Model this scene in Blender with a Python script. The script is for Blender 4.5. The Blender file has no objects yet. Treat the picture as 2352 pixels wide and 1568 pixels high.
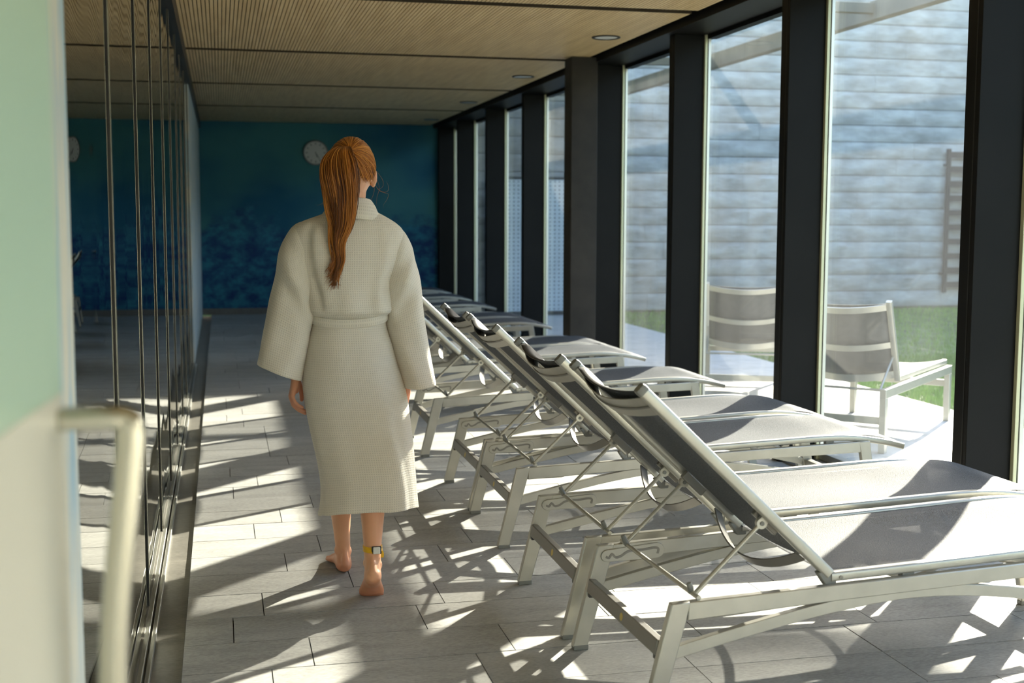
import bpy, bmesh, math, random
import numpy as np
from mathutils import Vector, Matrix, noise
random.seed(7)
SC = bpy.context.scene
COL = SC.collection
R = math.radians
PI = math.pi

# ------------------------------------------------------------------ camera
F_PX, CX, CY, CAM_H = 2880.0, 1176.0, 784.0, 1.40
YAW = math.atan((1176-507)/F_PX); PITCH = math.atan((784-496)/F_PX); ROLL = 0.0028
_f = Vector((math.sin(YAW)*math.cos(PITCH), math.cos(YAW)*math.cos(PITCH), -math.sin(PITCH)))
_r0 = Vector((math.cos(YAW), -math.sin(YAW), 0)); _u0 = _r0.cross(_f)
_r = _r0*math.cos(ROLL)+_u0*math.sin(ROLL); _u = _u0*math.cos(ROLL)-_r0*math.sin(ROLL)
CAMPOS = Vector((0, 0, CAM_H))
cd = bpy.data.cameras.new('camera'); cam = bpy.data.objects.new('camera', cd); COL.objects.link(cam)
m = Matrix((( _r.x, _u.x, -_f.x, 0), (_r.y, _u.y, -_f.y, 0), (_r.z, _u.z, -_f.z, CAM_H), (0, 0, 0, 1)))
cam.matrix_world = m
cd.sensor_width = 36; cd.lens = F_PX/2352*36; cd.clip_start = 0.05; cd.clip_end = 200
cd.dof.use_dof = True; cd.dof.focus_distance = 4.72; cd.dof.aperture_fstop = 3.5
SC.camera = cam

def at(x, y, Y):
    """point of the photograph's pixel (x, y) at depth Y along the corridor"""
    d = _f + _r*((x-CX)/F_PX) - _u*((y-CY)/F_PX)
    return CAMPOS + d*(Y/d.y)

# ------------------------------------------------------------------ light
SUN_EL = 24.0
SUN_DIR = Vector((0.68, 0.73, 0)).normalized()*math.cos(R(SUN_EL)) + Vector((0, 0, math.sin(R(SUN_EL))))
sd = bpy.data.lights.new('sun', 'SUN'); so = bpy.data.objects.new('sun', sd); COL.objects.link(so)
sd.energy = 21.0; sd.angle = R(0.53); sd.color = (1.0, 0.91, 0.77)
so.rotation_euler = SUN_DIR.to_track_quat('Z', 'Y').to_euler(); so.location = (12, 12, 9)
w = bpy.data.worlds.new('sky'); SC.world = w; w.use_nodes = True
wn = w.node_tree.nodes; wl = w.node_tree.links
sky = wn.new('ShaderNodeTexSky'); sky.sky_type = 'NISHITA'; sky.sun_disc = False
sky.sun_elevation = R(SUN_EL); sky.sun_rotation = math.atan2(SUN_DIR.x, SUN_DIR.y)
sky.air_density = 1.0; sky.dust_density = 1.2; sky.ozone_density = 1.0
bg = wn['Background']; bg.inputs[1].default_value = 0.88
wl.new(sky.outputs[0], bg.inputs[0])
vs = SC.view_settings; vs.view_transform = 'Standard'; vs.look = 'None'; vs.gamma = 1.0; vs.exposure = 0.28
vs.use_curve_mapping = False

# ------------------------------------------------------------------ materials
MATS = {}
def nodes_of(name):
    mt = bpy.data.materials.new(name); mt.use_nodes = True; MATS[name] = mt
    return mt, mt.node_tree.nodes, mt.node_tree.links, mt.node_tree.nodes['Principled BSDF']
def plain(name, col, rough=0.5, metal=0.0, spec=0.5, var=0.0, vscale=8.0, bump=0.0, bscale=200.0, stretch=(1, 1, 1)):
    mt, n, l, p = nodes_of(name)
    p.inputs['Base Color'].default_value = (*col, 1); p.inputs['Roughness'].default_value = rough
    p.inputs['Metallic'].default_value = metal; p.inputs['Specular IOR Level'].default_value = spec
    tc = n.new('ShaderNodeTexCoord'); mp = n.new('ShaderNodeMapping'); l.new(tc.outputs['Object'], mp.inputs[0])
    mp.inputs['Scale'].default_value = stretch
    if var:
        nz = n.new('ShaderNodeTexNoise'); nz.inputs['Scale'].default_value = vscale; nz.inputs['Detail'].default_value = 5
        l.new(mp.outputs[0], nz.inputs[0])
        rp = n.new('ShaderNodeValToRGB'); l.new(nz.outputs[0], rp.inputs[0])
        rp.color_ramp.elements[0].position = .3; rp.color_ramp.elements[1].position = .7
        rp.color_ramp.elements[0].color = (*[c*(1-var) for c in col], 1)
        rp.color_ramp.elements[1].color = (*[min(1, c*(1+var)) for c in col], 1)
        l.new(rp.outputs[0], p.inputs['Base Color'])
    if bump:
        nb = n.new('ShaderNodeTexNoise'); nb.inputs['Scale'].default_value = bscale; nb.inputs['Detail'].default_value = 3
        l.new(mp.outputs[0], nb.inputs[0])
        b = n.new('ShaderNodeBump'); b.inputs['Strength'].default_value = bump; b.inputs['Distance'].default_value = .004
        l.new(nb.outputs[0], b.inputs['Height']); l.new(b.outputs[0], p.inputs['Normal'])
    return mt

plain('alu', (.45, .44, .39), .36, .6, var=.06, vscale=14, bump=.03, bscale=900)
plain('alu_dark', (.22, .21, .19), .38, .5)
plain('plastic_grey', (.17, .175, .165), .45)
plain('plastic_dark', (.035, .035, .035), .4)
plain('black_hem', (.012, .012, .012), .55, 0, .3, bump=.2, bscale=500)
plain('fin', (.0075, .0075, .0072), .5, 0, .13, var=.15, vscale=3)
plain('bead', (.60, .60, .40), .4, .3)
plain('bead_silver', (.62, .63, .60), .3, .6)
plain('gasket', (.01, .01, .01), .6)
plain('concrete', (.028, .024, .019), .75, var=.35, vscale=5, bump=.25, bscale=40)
plain('white_clock', (.50, .50, .47), .4)
plain('lamp_white', (.88, .88, .84), .25)
plain('dark_mark', (.05, .05, .05), .5)
plain('track', (.015, .016, .016), .4, .3)
plain('chrome', (.72, .70, .66), .12, 1.0)
plain('chrome_soft', (.50, .49, .42), .24, 1.0)
plain('mirror_edge', (.50, .50, .42), .25, .7)
plain('sticker', (.62, .46, .12), .5)
plain('band_yellow', (.75, .42, .01), .5)
plain('band_white', (.66, .66, .60), .35)
plain('ladder', (.02, .022, .025), .5)
plain('terrace', (.52, .51, .48), .7, var=.10, vscale=6, bump=.1, bscale=150)
plain('soil', (.10, .14, .04), .9, var=.4, vscale=4)
plain('perforated', (.42, .48, .54), .45, .2, var=.12, vscale=2)
plain('beam', (.16, .15, .12), .6, 0, .4, var=.2, vscale=4)
plain('plaster_back', (.70, .69, .64), .8)
plain('wall_dark', (.02, .02, .02), .7)
plain('ceiling_back', (.05, .035, .02), .9)
plain('rail', (.50, .50, .46), .28, .8, var=.15, vscale=10, stretch=(30, 1, 30))

# painted pale wall with bluish wear
def painted():
    mt, n, l, p = nodes_of('painted')
    g = n.new('ShaderNodeNewGeometry'); mp = n.new('ShaderNodeMapping'); l.new(g.outputs['Position'], mp.inputs[0])
    mp.inputs['Scale'].default_value = (3, 9, 1.6)
    nz = n.new('ShaderNodeTexNoise'); nz.inputs['Scale'].default_value = 2.2; nz.inputs['Detail'].default_value = 6
    l.new(mp.outputs[0], nz.inputs[0])
    rp = n.new('ShaderNodeValToRGB'); l.new(nz.outputs[0], rp.inputs[0])
    e = rp.color_ramp.elements; e[0].position = .36; e[0].color = (.30, .44, .52, 1); e[1].position = .60; e[1].color = (.58, .57, .48, 1)
    l.new(rp.outputs[0], p.inputs['Base Color']); p.inputs['Roughness'].default_value = .7
painted()

# grey stone planks
def stone(name, lo, hi, rough, spec):
    mt, n, l, p = nodes_of(name)
    g = n.new('ShaderNodeNewGeometry'); oi = n.new('ShaderNodeObjectInfo')
    mp = n.new('ShaderNodeMapping'); l.new(g.outputs['Position'], mp.inputs[0]); mp.inputs['Scale'].default_value = (1, 3.2, 1)
    ad = n.new('ShaderNodeVectorMath'); ad.operation = 'MULTIPLY_ADD'
    l.new(oi.outputs['Random'], ad.inputs[0]); ad.inputs[1].default_value = (31, 17, 9); l.new(mp.outputs[0], ad.inputs[2])
    n1 = n.new('ShaderNodeTexNoise'); n1.inputs['Scale'].default_value = 55; n1.inputs['Detail'].default_value = 6; n1.inputs['Roughness'].default_value = .7
    l.new(ad.outputs[0], n1.inputs[0])
    n2 = n.new('ShaderNodeTexNoise'); n2.inputs['Scale'].default_value = 3.5; n2.inputs['Detail'].default_value = 4
    l.new(ad.outputs[0], n2.inputs[0])
    mx = n.new('ShaderNodeMath'); mx.operation = 'MULTIPLY_ADD'; l.new(n2.outputs[0], mx.inputs[0]); mx.inputs[1].default_value = .45
    l.new(n1.outputs[0], mx.inputs[2])
    m2 = n.new('ShaderNodeMath'); m2.operation = 'MULTIPLY_ADD'; l.new(oi.outputs['Random'], m2.inputs[0]); m2.inputs[1].default_value = .10; l.new(mx.outputs[0], m2.inputs[2])
    rp = n.new('ShaderNodeValToRGB'); l.new(m2.outputs[0], rp.inputs[0])
    e = rp.color_ramp.elements; e[0].position = .48; e[0].color = (*lo, 1); e[1].position = 1.0; e[1].color = (*hi, 1)
    l.new(rp.outputs[0], p.inputs['Base Color']); p.inputs['Roughness'].default_value = rough; p.inputs['Specular IOR Level'].default_value = spec
    b = n.new('ShaderNodeBump'); b.inputs['Strength'].default_value = .35; b.inputs['Distance'].default_value = .0015
    l.new(n1.outputs[0], b.inputs['Height']); l.new(b.outputs[0], p.inputs['Normal'])
stone('floor_stone', (.20, .20, .19), (.44, .44, .42), .58, .32)
stone('channel_stone', (.06, .058, .05), (.19, .18, .155), .40, .5)
plain('joint', (.035, .033, .03), .9)

# ceiling birch slats
def birch():
    mt, n, l, p = nodes_of('birch')
    g = n.new('ShaderNodeNewGeometry'); mp = n.new('ShaderNodeMapping'); l.new(g.outputs['Position'], mp.inputs[0]); mp.inputs['Scale'].default_value = (9, .7, 9)
    nz = n.new('ShaderNodeTexNoise'); nz.inputs['Scale'].default_value = 2.5; nz.inputs['Detail'].default_value = 5; l.new(mp.outputs[0], nz.inputs[0])
    rp = n.new('ShaderNodeValToRGB'); l.new(nz.outputs[0], rp.inputs[0])
    e = rp.color_ramp.elements; e[0].position = .3; e[0].color = (.60, .43, .22, 1); e[1].position = .72; e[1].color = (.76, .575, .32, 1)
    l.new(rp.outputs[0], p.inputs['Base Color']); p.inputs['Roughness'].default_value = .5
birch()

# blue mural
def mural():
    mt, n, l, p = nodes_of('mural')
    g = n.new('ShaderNodeNewGeometry'); sx = n.new('ShaderNodeSeparateXYZ'); l.new(g.outputs['Position'], sx.inputs[0])
    mp = n.new('ShaderNodeMapping'); l.new(g.outputs['Position'], mp.inputs[0]); mp.inputs['Scale'].default_value = (1, 1, 1.4)
    n1 = n.new('ShaderNodeTexNoise'); n1.inputs['Scale'].default_value = 1.6; n1.inputs['Detail'].default_value = 9; n1.inputs['Roughness'].default_value = .62; l.new(mp.outputs[0], n1.inputs[0])
    n2 = n.new('ShaderNodeTexNoise'); n2.inputs['Scale'].default_value = .55; n2.inputs['Detail'].default_value = 3; l.new(mp.outputs[0], n2.inputs[0])
    n3 = n.new('ShaderNodeTexNoise'); n3.inputs['Scale'].default_value = 5.5; n3.inputs['Detail'].default_value = 8; n3.inputs['Roughness'].default_value = .7; l.new(mp.outputs[0], n3.inputs[0])
    # sky part
    r1 = n.new('ShaderNodeValToRGB'); l.new(n2.outputs[0], r1.inputs[0]); e = r1.color_ramp.elements
    e[0].position = .38; e[0].color = (.001, .090, .165, 1); e[1].position = .60; e[1].color = (.042, .185, .20, 1)
    # foliage part
    r2 = n.new('ShaderNodeValToRGB'); l.new(n3.outputs[0], r2.inputs[0]); e = r2.color_ramp.elements
    e[0].position = .40; e[0].color = (.001, .034, .125, 1); e[1].position = .66; e[1].color = (.026, .20, .27, 1)
    # mask : z + noise
    a = n.new('ShaderNodeMath'); a.operation = 'MULTIPLY_ADD'; l.new(n1.outputs[0], a.inputs[0]); a.inputs[1].default_value = -2.3; l.new(sx.outputs[2], a.inputs[2])
    mk = n.new('ShaderNodeMapRange'); l.new(a.outputs[0], mk.inputs[0]); mk.inputs[1].default_value = -.10; mk.inputs[2].default_value = .28
    mk.inputs[3].default_value = 0; mk.inputs[4].default_value = 1
    mx = n.new('ShaderNodeMix'); mx.data_type = 'RGBA'; l.new(mk.outputs[0], mx.inputs[0]); l.new(r2.outputs[0], mx.inputs[6]); l.new(r1.outputs[0], mx.inputs[7])
    l.new(mx.outputs[2], p.inputs['Base Color']); p.inputs['Roughness'].default_value = .75
mural()

# dark mirror glass
def mirror():
    mt, n, l, p = nodes_of('mirror')
    p.inputs['Base Color'].default_value = (.36, .37, .33, 1); p.inputs['Metallic'].default_value = 1; p.inputs['Roughness'].default_value = .015
    g = n.new('ShaderNodeNewGeometry'); mp = n.new('ShaderNodeMapping'); l.new(g.outputs['Position'], mp.inputs[0]); mp.inputs['Scale'].default_value = (1, 1.6, .35)
    nz = n.new('ShaderNodeTexNoise'); nz.inputs['Scale'].default_value = 2.0; nz.inputs['Detail'].default_value = 0; l.new(mp.outputs[0], nz.inputs[0])
    b = n.new('ShaderNodeBump'); b.inputs['Strength'].default_value = .25; b.inputs['Distance'].default_value = .006
    l.new(nz.outputs[0], b.inputs['Height']); l.new(b.outputs[0], p.inputs['Normal'])
mirror()

# window pane : clear, slightly dirty
def pane():
    mt = bpy.data.materials.new('pane'); mt.use_nodes = True; MATS['pane'] = mt
    n = mt.node_tree.nodes; l = mt.node_tree.links; n.remove(n['Principled BSDF']); out = n['Material Output']
    tr = n.new('ShaderNodeBsdfTransparent'); tr.inputs[0].default_value = (.965, .985, .975, 1)
    gl = n.new('ShaderNodeBsdfGlossy'); gl.inputs['Roughness'].default_value = .01
    lw = n.new('ShaderNodeLayerWeight'); lw.inputs[0].default_value = .5
    pw = n.new('ShaderNodeMath'); pw.operation = 'POWER'; l.new(lw.outputs['Facing'], pw.inputs[0]); pw.inputs[1].default_value = 4
    fr = n.new('ShaderNodeMath'); fr.operation = 'MULTIPLY_ADD'; l.new(pw.outputs[0], fr.inputs[0]); fr.inputs[1].default_value = .35; fr.inputs[2].default_value = .02
    m1 = n.new('ShaderNodeMixShader'); l.new(fr.outputs[0], m1.inputs[0]); l.new(tr.outputs[0], m1.inputs[1]); l.new(gl.outputs[0], m1.inputs[2])
    tl = n.new('ShaderNodeBsdfTranslucent'); tl.inputs[0].default_value = (.8, .8, .76, 1)
    g = n.new('ShaderNodeNewGeometry'); mp = n.new('ShaderNodeMapping'); l.new(g.outputs['Position'], mp.inputs[0]); mp.inputs['Scale'].default_value = (1, 1.5, .8)
    nz = n.new('ShaderNodeTexNoise'); nz.inputs['Scale'].default_value = 1.6; nz.inputs['Detail'].default_value = 6; l.new(mp.outputs[0], nz.inputs[0])
    mr = n.new('ShaderNodeMapRange'); l.new(nz.outputs[0], mr.inputs[0]); mr.inputs[1].default_value = .3; mr.inputs[2].default_value = .75
    mr.inputs[3].default_value = .008; mr.inputs[4].default_value = .022
    # specks
    vo = n.new('ShaderNodeTexNoise'); vo.inputs['Scale'].default_value = 130; vo.inputs['Detail'].default_value = 2; l.new(g.outputs['Position'], vo.inputs[0])
    vm = n.new('ShaderNodeMapRange'); l.new(vo.outputs[0], vm.inputs[0]); vm.inputs[1].default_value = .74; vm.inputs[2].default_value = .80; vm.inputs[3].default_value = 0; vm.inputs[4].default_value = .10
    ad = n.new('ShaderNodeMath'); ad.operation = 'ADD'; l.new(mr.outputs[0], ad.inputs[0]); l.new(vm.outputs[0], ad.inputs[1])
    m2 = n.new('ShaderNodeMixShader'); l.new(ad.outputs[0], m2.inputs[0]); l.new(m1.outputs[0], m2.inputs[1]); l.new(tl.outputs[0], m2.inputs[2])
    l.new(m2.outputs[0], out.inputs[0])
pane()

# frosted green door glass
def frosted():
    mt, n, l, p = nodes_of('frosted')
    p.inputs['Base Color'].default_value = (.36, .51, .39, 1); p.inputs['Roughness'].default_value = .35
frosted()
plain('door_reflection', (.56, .55, .46), .4, var=.05, vscale=3)  # cream tone of a reflection on the door glass, put in as colour

# sling mesh fabric : open weave, closes up when seen at a slant
def sling():
    mt = bpy.data.materials.new('sling'); mt.use_nodes = True; MATS['sling'] = mt
    n = mt.node_tree.nodes; l = mt.node_tree.links; n.remove(n['Principled BSDF']); out = n['Material Output']
    tc = n.new('ShaderNodeTexCoord')
    nz = n.new('ShaderNodeTexNoise'); nz.inputs['Scale'].default_value = 330; nz.inputs['Detail'].default_value = 2; l.new(tc.outputs['Object'], nz.inputs[0])
    b = n.new('ShaderNodeBump'); b.inputs['Strength'].default_value = .8; b.inputs['Distance'].default_value = .0016; l.new(nz.outputs[0], b.inputs['Height'])
    rp = n.new('ShaderNodeValToRGB'); l.new(nz.outputs[0], rp.inputs[0]); e = rp.color_ramp.elements
    e[0].position = .38; e[0].color = (.026, .030, .034, 1); e[1].position = .66; e[1].color = (.105, .116, .128, 1)
    df = n.new('ShaderNodeBsdfDiffuse'); l.new(rp.outputs[0], df.inputs[0]); l.new(b.outputs[0], df.inputs['Normal'])
    gl = n.new('ShaderNodeBsdfGlossy'); gl.inputs['Roughness'].default_value = .56; l.new(b.outputs[0], gl.inputs['Normal'])
    lw = n.new('ShaderNodeLayerWeight'); lw.inputs[0].default_value = .5
    pw = n.new('ShaderNodeMath'); pw.operation = 'POWER'; l.new(lw.outputs['Facing'], pw.inputs[0]); pw.inputs[1].default_value = 4
    fr = n.new('ShaderNodeMath'); fr.operation = 'MULTIPLY_ADD'; l.new(pw.outputs[0], fr.inputs[0]); fr.inputs[1].default_value = .02; fr.inputs[2].default_value = .078
    m1 = n.new('ShaderNodeMixShader'); l.new(fr.outputs[0], m1.inputs[0]); l.new(df.outputs[0], m1.inputs[1]); l.new(gl.outputs[0], m1.inputs[2])
    tr = n.new('ShaderNodeBsdfTransparent')
    mr = n.new('ShaderNodeMapRange'); l.new(lw.outputs['Facing'], mr.inputs[0]); mr.inputs[1].default_value = .45; mr.inputs[2].default_value = .80; mr.inputs[3].default_value = .62; mr.inputs[4].default_value = .03
    m2 = n.new('ShaderNodeMixShader'); l.new(mr.outputs[0], m2.inputs[0]); l.new(m1.outputs[0], m2.inputs[1]); l.new(tr.outputs[0], m2.inputs[2])
    l.new(m2.outputs[0], out.inputs[0])
sling()
plain('outdoor_sling', (.085, .085, .083), .6, var=.1, vscale=30)

# waffle cotton (uv in metres)
def waffle():
    mt, n, l, p = nodes_of('waffle')
    uv = n.new('ShaderNodeUVMap'); sx = n.new('ShaderNodeSeparateXYZ'); l.new(uv.outputs[0], sx.inputs[0])
    def wav(o):
        a = n.new('ShaderNodeMath'); a.operation = 'MULTIPLY'; l.new(o, a.inputs[0]); a.inputs[1].default_value = 2*PI/.0083
        s = n.new('ShaderNodeMath'); s.operation = 'COSINE'; l.new(a.outputs[0], s.inputs[0])
        h = n.new('ShaderNodeMath'); h.operation = 'MULTIPLY_ADD'; l.new(s.outputs[0], h.inputs[0]); h.inputs[1].default_value = .5; h.inputs[2].default_value = .5
        return h.outputs[0]
    mxm = n.new('ShaderNodeMath'); mxm.operation = 'MAXIMUM'; l.new(wav(sx.outputs[0]), mxm.inputs[0]); l.new(wav(sx.outputs[1]), mxm.inputs[1])
    nz = n.new('ShaderNodeTexNoise'); nz.inputs['Scale'].default_value = 500; l.new(uv.outputs[0], nz.inputs[0])
    ad = n.new('ShaderNodeMath'); ad.operation = 'MULTIPLY_ADD'; l.new(nz.outputs[0], ad.inputs[0]); ad.inputs[1].default_value = .5; l.new(mxm.outputs[0], ad.inputs[2])
    b = n.new('ShaderNodeBump'); b.inputs['Strength'].default_value = .40; b.inputs['Distance'].default_value = .0026
    l.new(ad.outputs[0], b.inputs['Height']); l.new(b.outputs[0], p.inputs['Normal'])
    rp = n.new('ShaderNodeValToRGB'); l.new(mxm.outputs[0], rp.inputs[0]); e = rp.color_ramp.elements  # shade of the pits painted into the base colour
    e[0].position = .2; e[0].color = (.70, .675, .595, 1); e[1].position = .8; e[1].color = (.86, .825, .725, 1)
    l.new(rp.outputs[0], p.inputs['Base Color']); p.inputs['Roughness'].default_value = .9; p.inputs['Specular IOR Level'].default_value = .2
    p.inputs['Sheen Weight'].default_value = .25
    tl = n.new('ShaderNodeBsdfTranslucent'); tl.inputs[0].default_value = (.85, .72, .55, 1)
    mx = n.new('ShaderNodeMixShader'); mx.inputs[0].default_value = .28
    l.new(p.outputs[0], mx.inputs[1]); l.new(tl.outputs[0], mx.inputs[2]); l.new(mx.outputs[0], n['Material Output'].inputs[0])
waffle()

def skin():
    mt, n, l, p = nodes_of('skin')
    g = n.new('ShaderNodeNewGeometry'); sx = n.new('ShaderNodeSeparateXYZ'); l.new(g.outputs['Position'], sx.inputs[0])
    nz = n.new('ShaderNodeTexNoise'); nz.inputs['Scale'].default_value = 22; nz.inputs['Detail'].default_value = 4; l.new(g.outputs['Position'], nz.inputs[0])
    a = n.new('ShaderNodeMath'); a.operation = 'MULTIPLY_ADD'; l.new(nz.outputs[0], a.inputs[0]); a.inputs[1].default_value = .12; l.new(sx.outputs[2], a.inputs[2])
    rp = n.new('ShaderNodeValToRGB'); l.new(a.outputs[0], rp.inputs[0]); e = rp.color_ramp.elements
    e[0].position = .08; e[0].color = (.60, .25, .14, 1); e[1].position = .20; e[1].color = (.70, .36, .20, 1)
    x = e.new(.75); x.color = (.56, .25, .15, 1); x = e.new(.98); x.color = (.62, .33, .20, 1)
    l.new(rp.outputs[0], p.inputs['Base Color']); p.inputs['Roughness'].default_value = .5
    p.inputs['Subsurface Weight'].default_value = .12; p.inputs['Subsurface Radius'].default_value = (.02, .008, .004); p.inputs['Subsurface Scale'].default_value = .6
skin()

def hair():
    mt, n, l, p = nodes_of('hair')
    at_ = n.new('ShaderNodeAttribute'); at_.attribute_name = 'tone'
    rp = n.new('ShaderNodeValToRGB'); l.new(at_.outputs['Fac'], rp.inputs[0]); e = rp.color_ramp.elements
    e[0].position = 0; e[0].color = (.075, .022, .004, 1); e[1].position = 1; e[1].color = (.74, .33, .065, 1)
    x = e.new(.5); x.color = (.31, .105, .016, 1)
    l.new(rp.outputs[0], p.inputs['Base Color']); p.inputs['Roughness'].default_value = .42; p.inputs['Specular IOR Level'].default_value = .28
hair()

def rockface():
    mt, n, l, p = nodes_of('rock')
    g = n.new('ShaderNodeNewGeometry'); oi = n.new('ShaderNodeObjectInfo')
    mp = n.new('ShaderNodeMapping'); l.new(g.outputs['Position'], mp.inputs[0]); mp.inputs['Scale'].default_value = (1, 1, 2.4)
    nz = n.new('ShaderNodeTexNoise'); nz.inputs['Scale'].default_value = 2.6; nz.inputs['Detail'].default_value = 8; l.new(mp.outputs[0], nz.inputs[0])
    a = n.new('ShaderNodeMath'); a.operation = 'MULTIPLY_ADD'; l.new(oi.outputs['Random'], a.inputs[0]); a.inputs[1].default_value = .06; l.new(nz.outputs[0], a.inputs[2])
    rp = n.new('ShaderNodeValToRGB'); l.new(a.outputs[0], rp.inputs[0]); e = rp.color_ramp.elements
    e[0].position = .36; e[0].color = (.26, .255, .24, 1); e[1].position = .72; e[1].color = (.43, .425, .405, 1)
    l.new(rp.outputs[0], p.inputs['Base Color']); p.inputs['Roughness'].default_value = .85
    b = n.new('ShaderNodeBump'); b.inputs['Strength'].default_value = .8; b.inputs['Distance'].default_value = .05
    l.new(nz.outputs[0], b.inputs['Height']); l.new(b.outputs[0], p.inputs['Normal'])
rockface()

def grassmat():
    mt, n, l, p = nodes_of('grass')
    g = n.new('ShaderNodeNewGeometry'); nz = n.new('ShaderNodeTexNoise'); nz.inputs['Scale'].default_value = 9; l.new(g.outputs['Position'], nz.inputs[0])
    rp = n.new('ShaderNodeValToRGB'); l.new(nz.outputs[0], rp.inputs[0]); e = rp.color_ramp.elements
    e[0].position = .3; e[0].color = (.10, .22, .035, 1); e[1].position = .7; e[1].color = (.26, .40, .07, 1)
    l.new(rp.outputs[0], p.inputs['Base Color']); p.inputs['Roughness'].default_value = .6
grassmat()

# ------------------------------------------------------------------ mesh helpers
class MB:
    def __init__(s): s.v = []; s.f = []; s.uv = None
    def add(s, vs, fs):
        o = len(s.v); s.v += [Vector(p) for p in vs]; s.f += [tuple(i+o for i in f) for f in fs]; return s
    def box(s, a, b):
        x0, y0, z0 = a; x1, y1, z1 = b
        return s.add([(x0, y0, z0), (x1, y0, z0), (x1, y1, z0), (x0, y1, z0), (x0, y0, z1), (x1, y0, z1), (x1, y1, z1), (x0, y1, z1)],
                     [(3, 2, 1, 0), (4, 5, 6, 7), (0, 1, 5, 4), (1, 2, 6, 5), (2, 3, 7, 6), (3, 0, 4, 7)])
    def prism(s, poly, y0, y1):           # poly in xz, extruded along y
        n = len(poly); vs = [(x, y0, z) for x, z in poly]+[(x, y1, z) for x, z in poly]
        fs = [(i, (i+1) % n, n+(i+1) % n, n+i) for i in range(n)]
        fs.append(tuple(range(n-1, -1, -1))); fs.append(tuple(range(n, 2*n)))
        return s.add(vs, fs)
    def sweep(s, path, prof, lat, cap=True):
        """sweep profile (a along lat, b along normal) along path; prof may be list per point"""
        path = [Vector(p) for p in path]; lat = Vector(lat); n = len(path); per = callable(prof)
        rings = []
        for i, p in enumerate(path):
            t = (path[min(i+1, n-1)]-path[max(i-1, 0)]).normalized()
            la = (lat-t*lat.dot(t)).normalized(); no = t.cross(la)
            pr = prof(i/(n-1)) if per else prof
            rings.append([p+la*a+no*b for a, b in pr])
        return s.loft(rings, cap)
    def loft(s, rings, cap=True, closed=True):
        n = len(rings[0]); vs = [p for r in rings for p in r]; fs = []
        for i in range(len(rings)-1):
            for j in range(n if closed else n-1):
                k = (j+1) % n
                fs.append((i*n+j, i*n+k, (i+1)*n+k, (i+1)*n+j))
        if cap:
            fs.append(tuple(range(n-1, -1, -1))); b = (len(rings)-1)*n; fs.append(tuple(range(b, b+n)))
        return s.add(vs, fs)
    def tube(s, path, rad, n=10, cap=True):
        path = [Vector(p) for p in path]; N = len(path); rings = []
        t0 = (path[1]-path[0]).normalized(); ref = Vector((0, 0, 1)) if abs(t0.z) < .9 else Vector((0, 1, 0))
        for i, p in enumerate(path):
            t = (path[min(i+1, N-1)]-path[max(i-1, 0)]).normalized()
            la = (ref-t*ref.dot(t)).normalized(); no = t.cross(la); ref = la
            r = rad[i] if isinstance(rad, (list, tuple)) else rad
            rx, ry = r if isinstance(r, (list, tuple)) else (r, r)
            rings.append([p+la*(math.cos(2*PI*k/n)*rx)+no*(math.sin(2*PI*k/n)*ry) for k in range(n)])
        return s.loft(rings, cap)
    def ball(s, c, r, n=12, m=8):
        c = Vector(c); rx, ry, rz = r if isinstance(r, (list, tuple)) else (r, r, r); rings = []
        for i in range(m+1):
            a = -PI/2+PI*(i+.02)/(m+.04)
            rings.append([c+Vector((math.cos(a)*math.cos(2*PI*k/n)*rx, math.cos(a)*math.sin(2*PI*k/n)*ry, math.sin(a)*rz)) for k in range(n)])
        return s.loft(rings)
    def capsule(s, path, rad, n=12):      # tube with rounded ends
        path = [Vector(p) for p in path]; rad = list(rad)
        t0 = (path[0]-path[1]).normalized(); t1 = (path[-1]-path[-2]).normalized(); pp = []; rr = []
        for a in (80, 50, 20): pp.append(path[0]+t0*rad[0]*math.sin(R(a))); rr.append(rad[0]*math.cos(R(a)))
        pp += path; rr += rad
        for a in (20, 50, 80): pp.append(path[-1]+t1*rad[-1]*math.sin(R(a))); rr.append(rad[-1]*math.cos(R(a)))
        return s.tube(pp, rr, n)
    def mesh(s, name, mat, origin=(0, 0, 0), smooth=True, angle=35):
        o = Vector(origin); me = bpy.data.meshes.new(name)
        me.from_pydata([tuple(p-o) for p in s.v], [], s.f); me.update()
        bm = bmesh.new(); bm.from_mesh(me); bmesh.ops.recalc_face_normals(bm, faces=bm.faces); bm.to_mesh(me); bm.free()
        if smooth:
            me.polygons.foreach_set('use_smooth', [True]*len(me.polygons)); me.set_sharp_from_angle(angle=R(angle))
        me.materials.append(MATS[mat]); return me
    def build(s, name, mat, parent=None, origin=None, smooth=True, angle=35, bevel=0, seg=2, local=False):
        if origin is None: origin = (0, 0, 0) if (parent is None or local) else world_loc(parent)
        me = s.mesh(name, mat, origin, smooth, angle); ob = bpy.data.objects.new(name, me); COL.objects.link(ob)
        if parent is not None: ob.parent = parent
        else: ob.location = origin
        if bevel:
            b = ob.modifiers.new('bevel', 'BEVEL'); b.width = bevel; b.segments = seg; b.limit_method = 'ANGLE'; b.angle_limit = R(40)
        return ob
def world_loc(o):
    p = Vector((0, 0, 0))
    while o is not None: p = p+Vector(o.location); o = o.parent
    return p
def empty(name, loc=(0, 0, 0), parent=None):
    o = bpy.data.objects.new(name, None); COL.objects.link(o); o.location = loc; o.empty_display_size = .1
    if parent is not None: o.parent = parent
    return o
def tag(o, label, cat, group=None):
    o['label'] = label; o['category'] = cat
    if group: o['group'] = group
    return o
def struct(o, label=None):
    o['kind'] = 'structure'
    if label: o['label'] = label
    return o
def copy_tree(o, parent=None):
    c = o.copy(); COL.objects.link(c)
    if parent is not None: c.parent = parent
    for ch in list(o.children): copy_tree(ch, c)
    return c
def rect(a, b): return [(-a, -b), (a, -b), (a, b), (-a, b)]
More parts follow.
